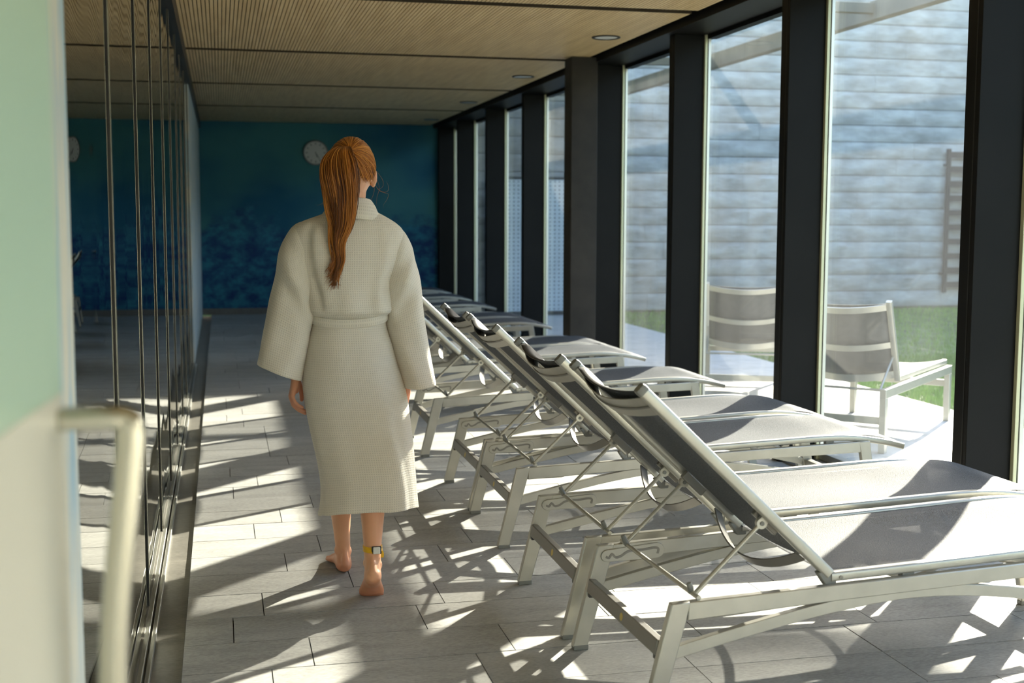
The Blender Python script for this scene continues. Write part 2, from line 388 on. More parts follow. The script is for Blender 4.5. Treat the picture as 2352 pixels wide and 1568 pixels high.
def oval(a, b, n=12): return [(a*math.cos(2*PI*k/n), b*math.sin(2*PI*k/n)) for k in range(n)]
def rrect(a, b, r):
    out = []
    for cx, cy, a0 in ((a-r, b-r, 0), (-a+r, b-r, 90), (-a+r, -b+r, 180), (a-r, -b+r, 270)):
        for k in range(3): t = R(a0+45*k); out.append((cx+r*math.cos(t), cy+r*math.sin(t)))
    return out
def catmull(P, n):
    P = [np.array(p, float) for p in P]; P = [2*P[0]-P[1]]+P+[2*P[-1]-P[-2]]; out = []
    for i in range(1, len(P)-2):
        for k in range(n):
            t = k/n; a, b, c, d = P[i-1:i+3]
            out.append(.5*((2*b)+(-a+c)*t+(2*a-5*b+4*c-d)*t*t+(-a+3*b-3*c+d)*t**3))
    out.append(P[-2]); return out
def sstep(a, b, x):
    t = max(0, min(1, (x-a)/(b-a))); return t*t*(3-2*t)

# ------------------------------------------------------------------ room shell
END_Y, CEIL_Z, XL, XW = 18.15, 2.70, -0.26, 3.10
# floor : joint bed + stone planks
fl = MB().box((-.142, -2.5, -.12), (3.12, END_Y, -.012)).build('floor', 'joint', origin=(1.5, 8, 0), smooth=False)
struct(fl, 'grey stone plank floor with sunlight and lounger shadows')
PW, PX0, PX1 = .27, -.142, 3.12
joints = {}                                # joints read off the photo, by row index
row0 = 4.11-.27*5
plank_cache = {}
def plank_mesh(L):
    k = round(L, 3)
    if k not in plank_cache:
        h = .0025; b = MB()
        b.box((-L/2+.0018, -PW/2+h, -.015), (L/2-.0018, PW/2-h, 0)); plank_cache[k] = b.mesh('plank', 'floor_stone', smooth=False)
    return plank_cache[k]
seen = {4: .262, 5: .018, 6: .125, 7: .467, 8: .234, 9: .388, 10: .123, 11: .251, 12: .413, 13: .04, 14: .167, 15: .027, 16: .354}
prng = random.Random(3)
for i in range(57):
    y = row0+PW*(i+.5)
    if y+PW/2 > END_Y+.05: break
    j0 = seen.get(i, prng.choice([.02, .13, .26, .36, .45])); Lk = .645
    xs = [PX0]; x = j0 if j0-PX0 > .05 else j0+Lk
    while x < PX1-.08: xs.append(x); x += Lk
    xs.append(PX1)
    for a, b in zip(xs[:-1], xs[1:]):
        o = bpy.data.objects.new('plank', plank_mesh(b-a)); COL.objects.link(o); o.parent = fl
        o.location = Vector(((a+b)/2, y, prng.uniform(-.0006, .0006)))-Vector(fl.location)
near = MB()
for i in range(1, 20):
    y = row0-PW*i
    x = PX0-prng.random()*.5
    while x < PX1:
        near.box((max(x, PX0)+.0018, y+.0025, -.015), (min(x+.645, PX1)-.0018, y+PW-.0025, 0)); x += .645
o = near.build('planks', 'floor_stone', fl, smooth=False); o['kind'] = 'stuff'

# drainage channel and track by the mirror doors
ch = MB().box((-.30, 1.0, -.12), (-.142, END_Y, -.014)).build('trim_1', 'channel_stone', origin=(-.2, 6, -.06), smooth=False)
struct(ch, 'dark speckled stone strip along the mirrored doors')
tr = MB().box((-.248, 2.38, -.02), (-.234, 12.09, .010)).build('trim_2', 'rail', origin=(-.24, 6, 0), bevel=.003); struct(tr, 'bright metal floor track rail along the stone strip')
tr = MB().box((-.272, 2.38, -.02), (-.255, 12.09, .018)).build('trim_3', 'rail', origin=(-.26, 6, 0), bevel=.003); struct(tr, 'metal floor track rail under the mirrored doors')

# end wall with mural
wb = MB().box((-.6, END_Y, 0), (3.6, END_Y+.2, 3.0)).build('wall_end', 'mural', origin=(1.5, END_Y+.1, 0), smooth=False)
struct(wb, 'deep blue mural wall at the far end')
bb = MB().box((-.26, END_Y-.015, 0), (3.05, END_Y, .09)).build('baseboard_end', 'channel_stone', origin=(1.4, END_Y, 0), smooth=False); struct(bb)
bk = MB().box((-.8, -2.7, 0), (3.6, -2.5, 3.0)).build('wall_back', 'plaster_back', origin=(1.5, -2.6, 0), smooth=False); struct(bk)
wl_ = MB().box((-.50, -2.5, -.1), (XL, 2.37, 3.0)).build('wall_left', 'painted', origin=(-.4, 0, 0), smooth=False); struct(wl_, 'pale weathered plaster wall end beside the mirrored doors')
wl2 = MB().box((-.50, 12.10, -.1), (XL, END_Y, 3.0)).build('wall_left_far', 'painted', origin=(-.4, 14, 0), smooth=False); struct(wl2, 'pale blue plaster wall beyond the mirrored doors')
wl3 = MB().box((-.50, 2.37, -.1), (-.33, 12.10, 3.0)).build('wall_left_recess', 'wall_dark', origin=(-.4, 6, 0), smooth=False); struct(wl3)

# ceiling : roof slab, panels with slats
ce = MB().box((-.8, -2.7, 2.76), (3.6, END_Y+.2, 3.0)).build('ceiling', 'wall_dark', origin=(1.5, 8, 2.76), smooth=False); struct(ce, 'slatted birch ceiling in long panels with dark gaps')
seams = [-2.5, -.08, 2.52, 5.12, 7.72, 10.32, 12.94, 15.56, END_Y]
for a, b in zip(seams[:-1], seams[1:]):
    pb = MB().box((-.235, a+.062, 2.712), (2.99, b-.062, 2.745)).build('ceiling_panel', 'ceiling_back', ce, smooth=False)
    MB().box((-.235, a+.058, 2.6995), (2.99, a+.062, 2.746)).build('panel_edge', 'ceiling_back', pb, smooth=False)
    s = MB(); x = -.235
    while x+.02 <= 2.99:
        s.box((x, a+.062, 2.70), (x+.0195, b-.062, 2.712)); x += .0252
    so_ = s.build('slats', 'birch', pb, smooth=False); so_['kind'] = 'stuff'
tk = MB().box((-.335, 2.38, 2.60), (-.237, END_Y, 2.76)).build('trim_4', 'track', origin=(-.28, 8, 2.6), smooth=False); struct(tk, 'black ceiling track above the mirrored doors')

# mirrored folding door panels
ORD = ['first', 'second', 'third', 'fourth', 'fifth', 'sixth', 'seventh', 'eighth', 'ninth', 'tenth', 'eleventh', 'twelfth']
for i in range(9):
    y0 = 2.375+1.08*i; y1 = y0+1.066
    e = empty('mirror_door', (-.275, (y0+y1)/2, .012))
    tag(e, '%s dark mirrored glass door panel counting from the pale doorway wall' % ORD[i], 'mirror door', 'mirrored door panels along the left wall')
    MB().box((-.282, y0+.004, .02), (-.275, y1-.004, 2.60)).build('mirror_pane', 'mirror', e, smooth=False)
    for ya in (y0, y1-.005):
        MB().box((-.284, ya, .02), (-.2706, ya+.005, 2.60)).build('edge_channel', 'gasket', e, smooth=False)
        MB().box((-.2706, ya-.0005, .02), (-.2696, ya+.0055, 2.60)).build('edge_strip', 'mirror_edge', e, smooth=False)
    MB().box((-.286, y0, .0125), (-.271, y1, .02)).build('bottom_shoe', 'alu_dark', e, smooth=False)
    e.rotation_euler.z = R([.12, -.1, .08, -.05, .1, -.12, .06, -.08, .05][i])

# window wall : deep dark fins, glass, frames
wr = empty('wall_right', (3.3, 8, 0)); struct(wr, 'window wall of deep black vertical fins')
fins = [-.78, 1.06, 2.90, 4.73, 6.56, 8.38, 10.22, 12.83, 14.70, 16.55, 18.03]
FT, XG = .105, 3.365
for y in fins:
    b = MB(); b.box((XW, y, 0), (3.32, y+FT, 2.66)); f = b.build('mullion_fin', 'fin', wr, smooth=False, bevel=.003)
    MB().box((XW-.002, y+.028, 0), (XW+.004, y+.034, 2.66)).build('fin_groove', 'gasket', f, smooth=False)
MB().box((3.04, -2.5, 2.66), (3.46, END_Y, 3.0)).build('header_beam', 'fin', wr, smooth=False)
MB().box((3.12, -2.5, -.12), (3.42, END_Y, .012)).build('sill', 'alu_dark', wr, smooth=False)
allf = [-2.6]+fins
for i in range(len(allf)-1):
    a = allf[i]+(FT if i else 0); b = allf[i+1]
    if b-a < .2: continue
    wo = MB().box((XG, a-.05, .03), (XG+.008, b+.05, 2.66)).build('window_%d' % (i+1), 'pane', origin=(XG, (a+b)/2, .03), smooth=False)
    struct(wo, 'floor to ceiling window pane between black fins')
    for ya, yb in ((b-.022, b+.02), (a-.02, a+.022)):
        MB().box((3.318, ya, .012), (3.336, yb, 2.66)).build('glazing_bead', 'bead', wo, smooth=False, bevel=.002)
        MB().box((3.336, ya+.01, .012), (3.342, yb-.01, 2.66)).build('gasket', 'gasket', wo, smooth=False)
        MB().box((3.342, ya, .012), (3.362, yb, 2.66)).build('glazing_bead', 'bead_silver', wo, smooth=False, bevel=.002)
    MB().box((3.335, a+.02, .012), (3.40, b-.02, .055)).build('bottom_rail', 'bead_silver', wo, smooth=False, bevel=.004)
    MB().box((3.335, a+.02, 2.63), (3.40, b-.02, 2.66)).build('top_rail', 'fin', wo, smooth=False)

# concrete column
c = MB().box((2.83, 10.05, 0), (3.055, 10.27, 2.70)).build('concrete_column', 'concrete', origin=(2.94, 10.16, 0), smooth=False, bevel=.006)
tag(c, 'dark raw concrete column standing before the window fins', 'column')

# downlights
for k, (x, y) in enumerate([(2.77, 8.92), (2.79, 11.58), (2.81, 14.33), (2.82, 17.0)]):
    e = empty('downlight', (x, y, 2.70))
    tag(e, ['round recessed ceiling downlight nearest the camera', 'round ceiling downlight above the concrete column side, second from camera', 'third round ceiling downlight from the camera', 'farthest round ceiling downlight, close to the blue wall'][k], 'downlight', 'recessed ceiling downlights')
    def ring(r, z): return [Vector((x+r*math.cos(2*PI*q/32), y+r*math.sin(2*PI*q/32), z)) for q in range(32)]
    MB().loft([ring(.082, 2.699), ring(.104, 2.699), ring(.106, 2.694), ring(.100, 2.690), ring(.084, 2.692), ring(.082, 2.699)], cap=False).build('trim_ring', 'plastic_dark', e)
    MB().loft([ring(.083, 2.695), ring(.074, 2.70), ring(.056, 2.708), ring(.03, 2.711), ring(.004, 2.711)], cap=True).build('reflector', 'lamp_white', e)

# wall clock
cl = empty('wall_clock', (1.343, END_Y-.03, 2.285)); tag(cl, 'round white wall clock on the blue mural wall', 'clock')
def cring(r, y): return [Vector((1.343+r*math.cos(2*PI*q/40), y, 2.285+r*math.sin(2*PI*q/40))) for q in range(40)]
MB().loft([cring(.172, END_Y), cring(.176, END_Y-.02), cring(.172, END_Y-.04), cring(.160, END_Y-.042), cring(.158, END_Y-.032)], cap=True).build('case', 'plastic_grey', cl)
fc = MB().loft([cring(.16, END_Y-.033), cring(.158, END_Y-.035)], cap=True).build('face', 'white_clock', cl)
for h in range(12):
    a = R(30*h); d = Vector((math.sin(a), 0, math.cos(a))); c0 = Vector((1.343, END_Y-.0365, 2.285))
    MB().sweep([c0+d*.115, c0+d*.14], rect(.006, .0015), (math.cos(a), 0, -math.sin(a))).build('hour_mark', 'dark_mark', fc)
for a, L, wd in ((R(160), .07, .005), (R(150), .11, .0035)):
    d = Vector((math.sin(a), 0, math.cos(a))); c0 = Vector((1.343, END_Y-.039, 2.285))
    MB().sweep([c0-d*.015, c0+d*L], rect(wd, .001), (math.cos(a), 0, -math.sin(a))).build('clock_hand', 'dark_mark', cl)

# ------------------------------------------------------------------ foreground door with pull handle
dr = empty('glass_door', (-.20, .7, 0)); tag(dr, 'open green frosted glass door leaf with chrome pull handle, blurred at left edge', 'door')
def leafpt(y, off=0): return Vector((-.150-(1.25-y)*.073+off, y, 0))
def leafbox(y0, y1, z0, z1, t0, t1):
    a0, a1 = leafpt(y0, t0), leafpt(y1, t0); b0, b1 = leafpt(y0, t1), leafpt(y1, t1); mb = MB()
    vs_ = [(*p.xy, z) for z in (z0, z1) for p in (a0, b0, b1, a1)]
    return mb.add(vs_, [(3, 2, 1, 0), (4, 5, 6, 7), (0, 1, 5, 4), (1, 2, 6, 5), (2, 3, 7, 6), (3, 0, 4, 7)])
leafbox(.35, 1.25, 1.232, 2.15, -.012, 0).build('glass_panel', 'frosted', dr, smooth=False)
leafbox(.35, 1.25, .012, 1.232, -.012, .001).build('reflection_panel', 'door_reflection', dr, smooth=False)  # lower glass coloured cream for the reflection on it
hp = leafpt(1.235)
path = catmull([(hp.x-.0, 1.235, 1.208), (hp.x+.045, 1.235, 1.209), (hp.x+.060, 1.236, 1.205), (hp.x+.064, 1.236, 1.188), (hp.x+.057, 1.236, 1.12), (hp.x+.046, 1.236, 1.02), (hp.x+.040, 1.236, .90), (hp.x+.040, 1.236, .72), (hp.x+.052, 1.236, .52), (hp.x+.060, 1.236, .36), (hp.x+.056, 1.236, .335), (hp.x+.04, 1.235, .33), (hp.x, 1.235, .33)], 5)
MB().sweep(path, lambda t: rrect(.017, .010+.003*sstep(.12, .22, t)*(1-sstep(.80, .90, t)), .005), (0, 1, 0)).build('pull_handle', 'chrome_soft', dr)

# ------------------------------------------------------------------ sun loungers
XC = 1.99
LW = .66
def rail_top(X): return .342+(X-1.18)*.0345
def make_lounger():
    root = empty('sun_lounger')
    def B(mb, name, mat, parent=root, **k): return mb.build(name, mat, parent, local=True, **k)
    def L(X, z, y=0): return Vector((X-XC, y, z))
    H2 = LW/2
    for sgn in (-1, 1):
        yo = sgn*H2; yi = sgn*(H2-.026); ya, yb = min(yo, yi), max(yo, yi)
        # head leg, foot leg
        P = [L(1.095, .012), L(1.145, .012), L(1.222, rail_top(1.22)-.050), L(1.232, rail_top(1.23)), L(1.178, rail_top(1.178))]
        lg = B(MB().prism([(p.x, p.z) for p in P], ya, yb), 'leg', 'alu', bevel=.003)
        B(MB().box((1.098-XC, ya-.001, 0), (1.148-XC, yb+.001, .016)), 'foot_cap', 'plastic_grey', lg, bevel=.002)
        P = [L(2.822, .012), L(2.868, .012), L(2.806, rail_top(2.806)), L(2.752, rail_top(2.752)), L(2.762, rail_top(2.76)-.048)]
        lg = B(MB().prism([(p.x, p.z) for p in P], ya, yb), 'leg', 'alu', bevel=.003)
        B(MB().box((2.820-XC, ya-.001, 0), (2.870-XC, yb+.001, .016)), 'foot_cap', 'plastic_grey', lg, bevel=.002)
        # top rail
        P = [L(1.225, rail_top(1.225)-.052), L(1.7, rail_top(1.7)-.046), L(2.3, rail_top(2.3)-.044), L(2.762, rail_top(2.762)-.048), L(2.758, rail_top(2.758)), L(1.228, rail_top(1.228))]
        B(MB().prism([(p.x, p.z) for p in P], ya, yb), 'side_rail', 'alu', bevel=.003)
        # arched brace
        pts = catmull([(1.180, .200), (1.40, .247), (1.65, .293), (1.92, .320), (2.2, .303), (2.5, .250), (2.79, .185)], 6)
        B(MB().sweep([L(x, z, (ya+yb)/2) for x, z in pts], rect(.011, .0175), (0, 1, 0)), 'brace', 'alu', bevel=.002)
        # ratchet plate on the inner face, with a raised dark strip for the wavy slot's shade
        zc = rail_top(1.28)-.034; n = 8; poly = []
        for q in range(n+1): t = R(-90+180*q/n); poly.append((1.378-XC+.026*math.cos(t), zc+.004+.026*math.sin(t)))
        for q in range(n+1): t = R(90+180*q/n); poly.append((1.206-XC+.020*math.cos(t), zc+.020*math.sin(t)-.004))
        yp = sgn*(H2-.026); y2 = sgn*(H2-.032)
        pl = B(MB().prism(poly, min(yp, y2), max(yp, y2)), 'ratchet_plate', 'alu', bevel=.0015)
        pts = catmull([(1.202, zc-.006), (1.213, zc-.010), (1.223, zc+.002), (1.236, zc-.010), (1.255, zc-.006), (1.275, zc+.006), (1.30, zc+.010), (1.33, zc+.010), (1.365, zc+.014), (1.382, zc+.010), (1.380, zc-.006)], 4)
        y3 = sgn*(H2-.0325)
        B(MB().sweep([L(x, z, y3) for x, z in pts], rect(.0010, .0038), (0, 1, 0)), 'slot_shade', 'alu_dark', pl)
        # seat tube
        yt = sgn*.297
        st = catmull([(1.672, .377), (2.0, .389), (2.35, .404), (2.58, .413), (2.70, .412), (2.80, .402), (2.90, .385), (2.985, .364)], 6)
        B(MB().sweep([L(x, z, yt) for x, z in st], rrect(.016, .0135, .006), (0, 1, 0)), 'seat_tube', 'alu', angle=60)
        B(MB().tube([L(1.70, .376, sgn*.3125), L(1.70, .376, sgn*.3155)], .006, 10), 'screw', 'alu_dark')
        for xs_ in (1.92, 2.62):
            B(MB().box((xs_-.02-XC, yt-.012, rail_top(xs_)-.01), (xs_+.02-XC, yt+.012, .390+(xs_-1.92)*.02)), 'tube_rest', 'plastic_grey', bevel=.002)
        # hinge block
        hp_ = [L(1.628, .392), L(1.662, .402), L(1.69, .388), L(1.688, .352), L(1.655, .352)]
        B(MB().prism([(p.x, p.z) for p in hp_], yt-.013, yt+.013), 'hinge', 'plastic_grey', bevel=.004)
        # back tube
        b0, b1 = L(1.668, .386, yt), L(1.096, .930, yt)
        B(MB().sweep([b0, b0.lerp(b1, .5), b1], rrect(.0155, .016, .007), (0, 1, 0)), 'back_tube', 'alu', angle=60)
        d = (b1-b0).normalized()
        B(MB().sweep([b1-d*.004, b1+d*.010, b1+d*.016], lambda t: rrect(.0165-.004*max(0, t-.5), .017-.004*max(0, t-.5), .007), (0, 1, 0)), 'end_cap', 'plastic_grey')
        # pivot lug, strut
        pv = b0.lerp(b1, .325)+Vector((0, 0, 0)); nrm = Vector((-d.z, 0, d.x)).normalized()
        if nrm.z > 0: nrm = -nrm
        pv = pv+nrm*.030; ys = sgn*.283; pv.y = ys
        lug = B(MB().tube([pv-Vector((0, .007, 0)), pv+Vector((0, .007, 0))], .016, 16), 'pivot_lug', 'alu')
        B(MB().tube([pv-Vector((0, .010, 0)), pv+Vector((0, .010, 0))], .0065, 10), 'pivot_screw', 'plastic_grey', lug)
        B(MB().sweep([pv-nrm*.026, pv], rect(.006, .014), (0, 1, 0)), 'pivot_tab', 'alu', lug)
        rod = L(1.262, .350, ys)
        B(MB().tube([pv, rod], .0068, 10), 'strut', 'alu')
    # ratchet rod
    B(MB().tube([L(1.262, .350, -.318), L(1.262, .350, .318)], .0068, 12), 'ratchet_rod', 'alu')
    for sgn in (-1, 1):
        B(MB().tube([L(1.262, .350, sgn*.262), L(1.256, .366, sgn*.272), L(1.250, .380, sgn*.272)], [.0085, .009, .0075], 10), 'release_tab', 'plastic_grey')
    # cross bars
    cb = B(MB().prism([(1.139-XC, .192), (1.166-XC, .188), (1.173-XC, .232), (1.146-XC, .236)], -(H2-.026), H2-.026), 'crossbar', 'alu_dark', bevel=.003)
    for sgn in (-1, 1): B(MB().box((1.142-XC, sgn*(H2-.040)-.008, .178), (1.170-XC, sgn*(H2-.040)+.008, .192)), 'bolt_cap', 'plastic_dark', cb, bevel=.002)
    nx = Vector((-.99, 0, .16)); cc = L(1.1435, .212, -.02)
    B(MB().tube([cc, cc+nx*.0018], .012, 18), 'sticker', 'sticker', cb)
    B(MB().prism([(2.805-XC, .150), (2.832-XC, .154), (2.826-XC, .198), (2.799-XC, .194)], -(H2-.026), H2-.026), 'crossbar', 'alu', bevel=.003)
    # bowed flat bars
    def bow(X, z, dip, wd, tilt, name):
        pts = [L(X+dip*tilt*(1-(2*q/16-1)**2), z-dip*(1-(2*q/16-1)**2), -.285+.57*q/16) for q in range(17)]
        ax = Vector((math.cos(R(-43)) if tilt else 1, 0, math.sin(R(-43)) if tilt else 0))
        B(MB().sweep(pts, rect(wd/2, .0025), ax), name, 'alu_dark' if tilt else 'alu', angle=60)
    bow(1.585, .438, .075, .035, -.55, 'bow_bar')
    bow(2.02, .372, .085, .03, 0, 'bow_bar'); bow(2.42, .388, .085, .03, 0, 'bow_bar')
    # seat sling
    SX = catmull([(1.66, .386), (2.0, .398), (2.35, .414), (2.58, .424), (2.70, .424), (2.80, .414), (2.90, .397), (2.98, .377)], 6); rows = []
    for i, (x, z) in enumerate(SX):
        s = i/(len(SX)-1); r_ = []
        for q in range(15):
            t = 2*q/14-1; edge = sstep(1, .93, abs(t))
            sag = .030*math.sin(PI*min(1, s*1.25+.08))**1.0 if s < .74 else .030*max(0, math.sin(PI*(s*1.25+.08)))
            hump = .012*math.exp(-((s-.80)/.14)**2)
            z2 = z+(hump-sag*(1-t*t)*(.7+.3*math.exp(-((s-.28)/.16)**2)))*1.0+.004*edge
            r_.append(L(x, z2 - (.004 if abs(t) > .99 else 0), t*.296))
        rows.append(r_)
    sl = B(MB().loft(rows, cap=False, closed=False), 'seat_sling', 'sling', angle=80)
    so2 = sl.modifiers.new('thick', 'SOLIDIFY'); so2.thickness = .003
    ss = sl.modifiers.new('sub', 'SUBSURF'); ss.levels = 1; ss.render_levels = 1
    # back sling
    rows = []; b0, b1 = L(1.640, .420), L(1.108, .926); nrm = Vector((-.687, 0, -.727))
    for i in range(19):
        s = i/18; r_ = []
        for q in range(13):
            t = 2*q/12-1
            sag = .035*(1-t*t)*(.55+.45*s)
            r_.append(b0.lerp(b1, s)+nrm*(sag-.006)+Vector((0, t*.288, 0)))
        rows.append(r_)
    sl = B(MB().loft(rows, cap=False, closed=False), 'back_sling', 'sling', angle=80)
    so2 = sl.modifiers.new('thick', 'SOLIDIFY'); so2.thickness = .003
    rows = []
    for i in range(7):
        s = .88+.135*i/6; r_ = []
        for q in range(13):
            t = 2*q/12-1; r_.append(b0.lerp(b1, s)+nrm*(.035*(1-t*t)*(.55+.45*min(1, s))-.0125+.016*sstep(4.6, 6, i))+Vector((0, t*.286, 0)))
        rows.append(r_)
    hm = B(MB().loft(rows, cap=False, closed=False), 'head_hem', 'black_hem', angle=80); so2 = hm.modifiers.new('thick', 'SOLIDIFY'); so2.thickness = .003
    # curved top plate behind the head
    def plate(s, wd, th, dipk, name, mat):
        pts = []
        c0 = b0.lerp(b1, s)
        for q in range(17):
            t = 2*q/16-1; pts.append(c0+nrm*(.004+.052*(1-t*t)*dipk)+Vector((0, t*.290, 0)))
        return B(MB().sweep(pts, rect(wd/2, th/2), (b1-b0).normalized()), name, mat, angle=60)
    tp = plate(.935, .072, .003, 1.0, 'head_plate', 'alu')
    plate(.935, .006, .010, 1.03, 'plate_rim', 'alu_dark').location.z = 0
    # brackets on the lower back
    for sgn in (-1, 1):
        p0 = b0.lerp(b1, .20)+nrm*.018; p1 = b0.lerp(b1, .33)+nrm*.018
        B(MB().sweep([p0+Vector((0, sgn*.262, 0)), p1+Vector((0, sgn*.262, 0))], rect(.010, .014), (0, 1, 0)), 'back_bracket', 'alu_dark', bevel=.003)
    return root
proto = make_lounger()
# (near edge Y, x shift) for each lounger, nearest first
spots = [(3.185, .0), (3.90, -.015), (5.06, .025), (5.77, .03), (7.13, .02), (8.58, .01), (9.28, .01), (11.2, .0), (11.9, .0), (13.6, .0), (15.0, .0), (16.4, .0)]
LAB = ['nearest grey sling sun lounger with raised back, cut by the right frame edge',
       'second sun lounger from the camera, pushed against the nearest one',
       'third sun lounger from the camera, foot end beside the second black fin',
       'fourth sun lounger from the camera, paired with the third',
       'fifth sun lounger from the camera, standing alone with raised back',
       'sixth sun lounger from the camera, its head behind the white robe sleeve',
       'seventh sun lounger from the camera, in front of the concrete column',
       'eighth sun lounger from the camera, shaded foot end just past the column',
       'ninth sun lounger from the camera, shaded and close behind the eighth',
       'tenth sun lounger from the camera, dark foot end by the far fins',
       'eleventh sun lounger from the camera, dark and mostly hidden by robe',
       'farthest sun lounger, a dark sliver below the blue wall']
for i, ((yy, dx), lb) in enumerate(zip(spots, LAB)):
    o = proto if i == 0 else copy_tree(proto)
    o.location = (XC+dx, yy+LW/2, 0); tag(o, lb, 'sun lounger', 'sun loungers lined up along the windows')
    o.rotation_euler.z = R(1.6) if i == 0 else R(random.uniform(-.5, .5))

# ------------------------------------------------------------------ outside
te = MB().box((3.42, -3, -.2), (5.2, 19, -.03)).build('terrace', 'joint', origin=(4.3, 8, -.1), smooth=False); struct(te, 'sunlit pale paved terrace outside the windows')
slab = MB().box((-.295, -.295, -.03), (.295, .295, 0)).mesh('paving_slab', 'terrace', smooth=False)
for i in range(3):
    for j in range(30):
        o = bpy.data.objects.new('paving_slab', slab); COL.objects.link(o); o.parent = te
        o.location = Vector((3.72+.593*i, .3+.6*j, -.004))-Vector(te.location)
gr = MB().box((5.2, -20, -.3), (60, 60, -.03)).build('ground', 'soil', origin=(20, 10, -.1), smooth=False); struct(gr, 'lawn soil beyond the terrace')
g2 = MB().box((-8, 18.9, -.3), (5.2, 60, -.03)).build('ground_far', 'soil', origin=(0, 40, -.1), smooth=False); struct(g2)
rg = random.Random(5); gb = MB(); vs_ = []; fs_ = []
for k in range(52000):
    y = 6.5+11.2*rg.random()**1.15; x = 5.22+rg.random()*(3.0+(y-6.5)*.75)
    if x > 13.4: x = 5.22+8*rg.random()
    if k % 3 == 0: y = 7.5+4*rg.random(); x = 5.22+2.6*rg.random()
    h = .03+.045*rg.random(); a = rg.random()*6.28; wd = .004+.003*rg.random(); n0 = len(vs_)
    vs_ += [(x-wd*math.cos(a), y-wd*math.sin(a), -.03), (x+wd*math.cos(a), y+wd*math.sin(a), -.03), (x+.02*(rg.random()-.5), y+.02*(rg.random()-.5), h-.03)]
    fs_.append((n0, n0+1, n0+2))
gme = bpy.data.meshes.new('grass'); gme.from_pydata(vs_, [], fs_); gme.materials.append(MATS['grass'])
go = bpy.data.objects.new('grass', gme); COL.objects.link(go); tag(go, 'short green lawn grass between terrace and stone wall', 'grass'); go['kind'] = 'stuff'

# stone garden wall of split blocks
WALL_Y, WALL_H = 17.85, 4.85
gw = MB().box((3.5, WALL_Y+.10, -.1), (24, WALL_Y+.5, WALL_H)).build('wall_garden', 'rock', origin=(10, WALL_Y+.3, 0), smooth=False); struct(gw, 'rough pale split stone garden wall behind the lawn')
CH = .255
variants = []
for k in range(7):
    L_ = [.75, .95, 1.15, 1.35, .85, 1.05, 1.25][k]; b = MB(); nx_, nz_ = 9, 4; rows = []
    for j in range(nz_+1):
        row = []
        for i in range(nx_+1):
            x = -L_/2+.001+(L_-.002)*i/nx_; z = .005+(CH-.010)*j/nz_
            ed = min(j*1.5, (nz_-j)*1.5); dep = .012+.035*min(1, ed)*(.5+(noise.noise(Vector((x*4+k*9, z*8, k*3.1)))*min(1, i, nx_-i))*.9)
            row.append(Vector((x, -dep, z)))
        rows.append(row)
    b.loft(rows, cap=False, closed=False)
    # sides back to the wall
    for edge in (rows[0], rows[-1], [r_[0] for r_ in rows], [r_[-1] for r_ in rows]):
        b.loft([edge, [Vector((p.x, .1, p.z)) for p in edge]], cap=False, closed=False)
    variants.append((L_, b.mesh('stone_block', 'rock', smooth=True, angle=30)))
rw = random.Random(11)
for j in range(19):
    x = 3.62
    while x < 13.4:
        L_, me = rw.choice(variants)
        if x+L_/2 > 3.6:
            o = bpy.data.objects.new('stone_block', me); COL.objects.link(o); o.parent = gw
            o.location = Vector((x+L_/2, WALL_Y+rw.uniform(-.005, .005), j*CH))-Vector(gw.location)
        x += L_

wr2 = MB().box((13.6, -6, -.1), (14.0, WALL_Y+.5, WALL_H)).build('wall_sky_blocker', 'rock', origin=(13.8, 6, 0), smooth=False); struct(wr2)  # unseen wall, added to hold skylight back from the far windows
# wall ladder
ld = empty('wall_ladder', (11.27, WALL_Y-.16, .2)); tag(ld, 'dark flat steel ladder fixed to the stone wall beyond the lawn', 'ladder')
for x in (11.09, 11.43): MB().box((x-.03, WALL_Y-.19, .22), (x+.03, WALL_Y-.14, 2.46)).build('stile', 'ladder', ld, smooth=False)
for k in range(10): MB().box((11.10, WALL_Y-.18, .30+.225*k), (11.42, WALL_Y-.15, .39+.225*k)).build('rung', 'ladder', ld, smooth=False)
for z in (.5, 2.2): MB().box((11.08, WALL_Y-.15, z), (11.10, WALL_Y+.02, z+.03)).build('wall_bracket', 'ladder', ld, smooth=False)

# perforated metal screen
ps = empty('perforated_screen', (4.5, 17.2, -.03)); tag(ps, 'pale blue perforated metal privacy screen seen through the far windows', 'screen')
b = MB(); PX, PZ, hr = .066, .056, .011; NX, NZ = 24, 33; x0, z0 = 3.72, .06
for i in range(NX):
    for j in range(NZ):
        cx, cz = x0+PX*(i+.5), z0+PZ*(j+.5)
        outer = [(cx+PX/2*a, cz+PZ/2*c_) for a, c_ in ((1, 0), (1, 1), (0, 1), (-1, 1), (-1, 0), (-1, -1), (0, -1), (1, -1))]
        inner = [(cx+hr*math.cos(R(45*q)), cz+hr*math.sin(R(45*q))) for q in range(8)]
        b.add([(x, 17.2, z) for x, z in outer]+[(x, 17.2, z) for x, z in inner], [(q, (q+1) % 8, 8+(q+1) % 8, 8+q) for q in range(8)])
so_ = b.build('sheet', 'perforated', ps, smooth=False); so2 = so_.modifiers.new('thick', 'SOLIDIFY'); so2.thickness = .006
MB().box((3.72, 17.23, .0), (5.3, 17.25, 1.95)).build('backing', 'ladder', ps, smooth=False)
for x in (3.70, 5.30): MB().box((x-.025, 17.18, -.03), (x+.025, 17.26, 1.95)).build('post', 'perforated', ps, smooth=False)

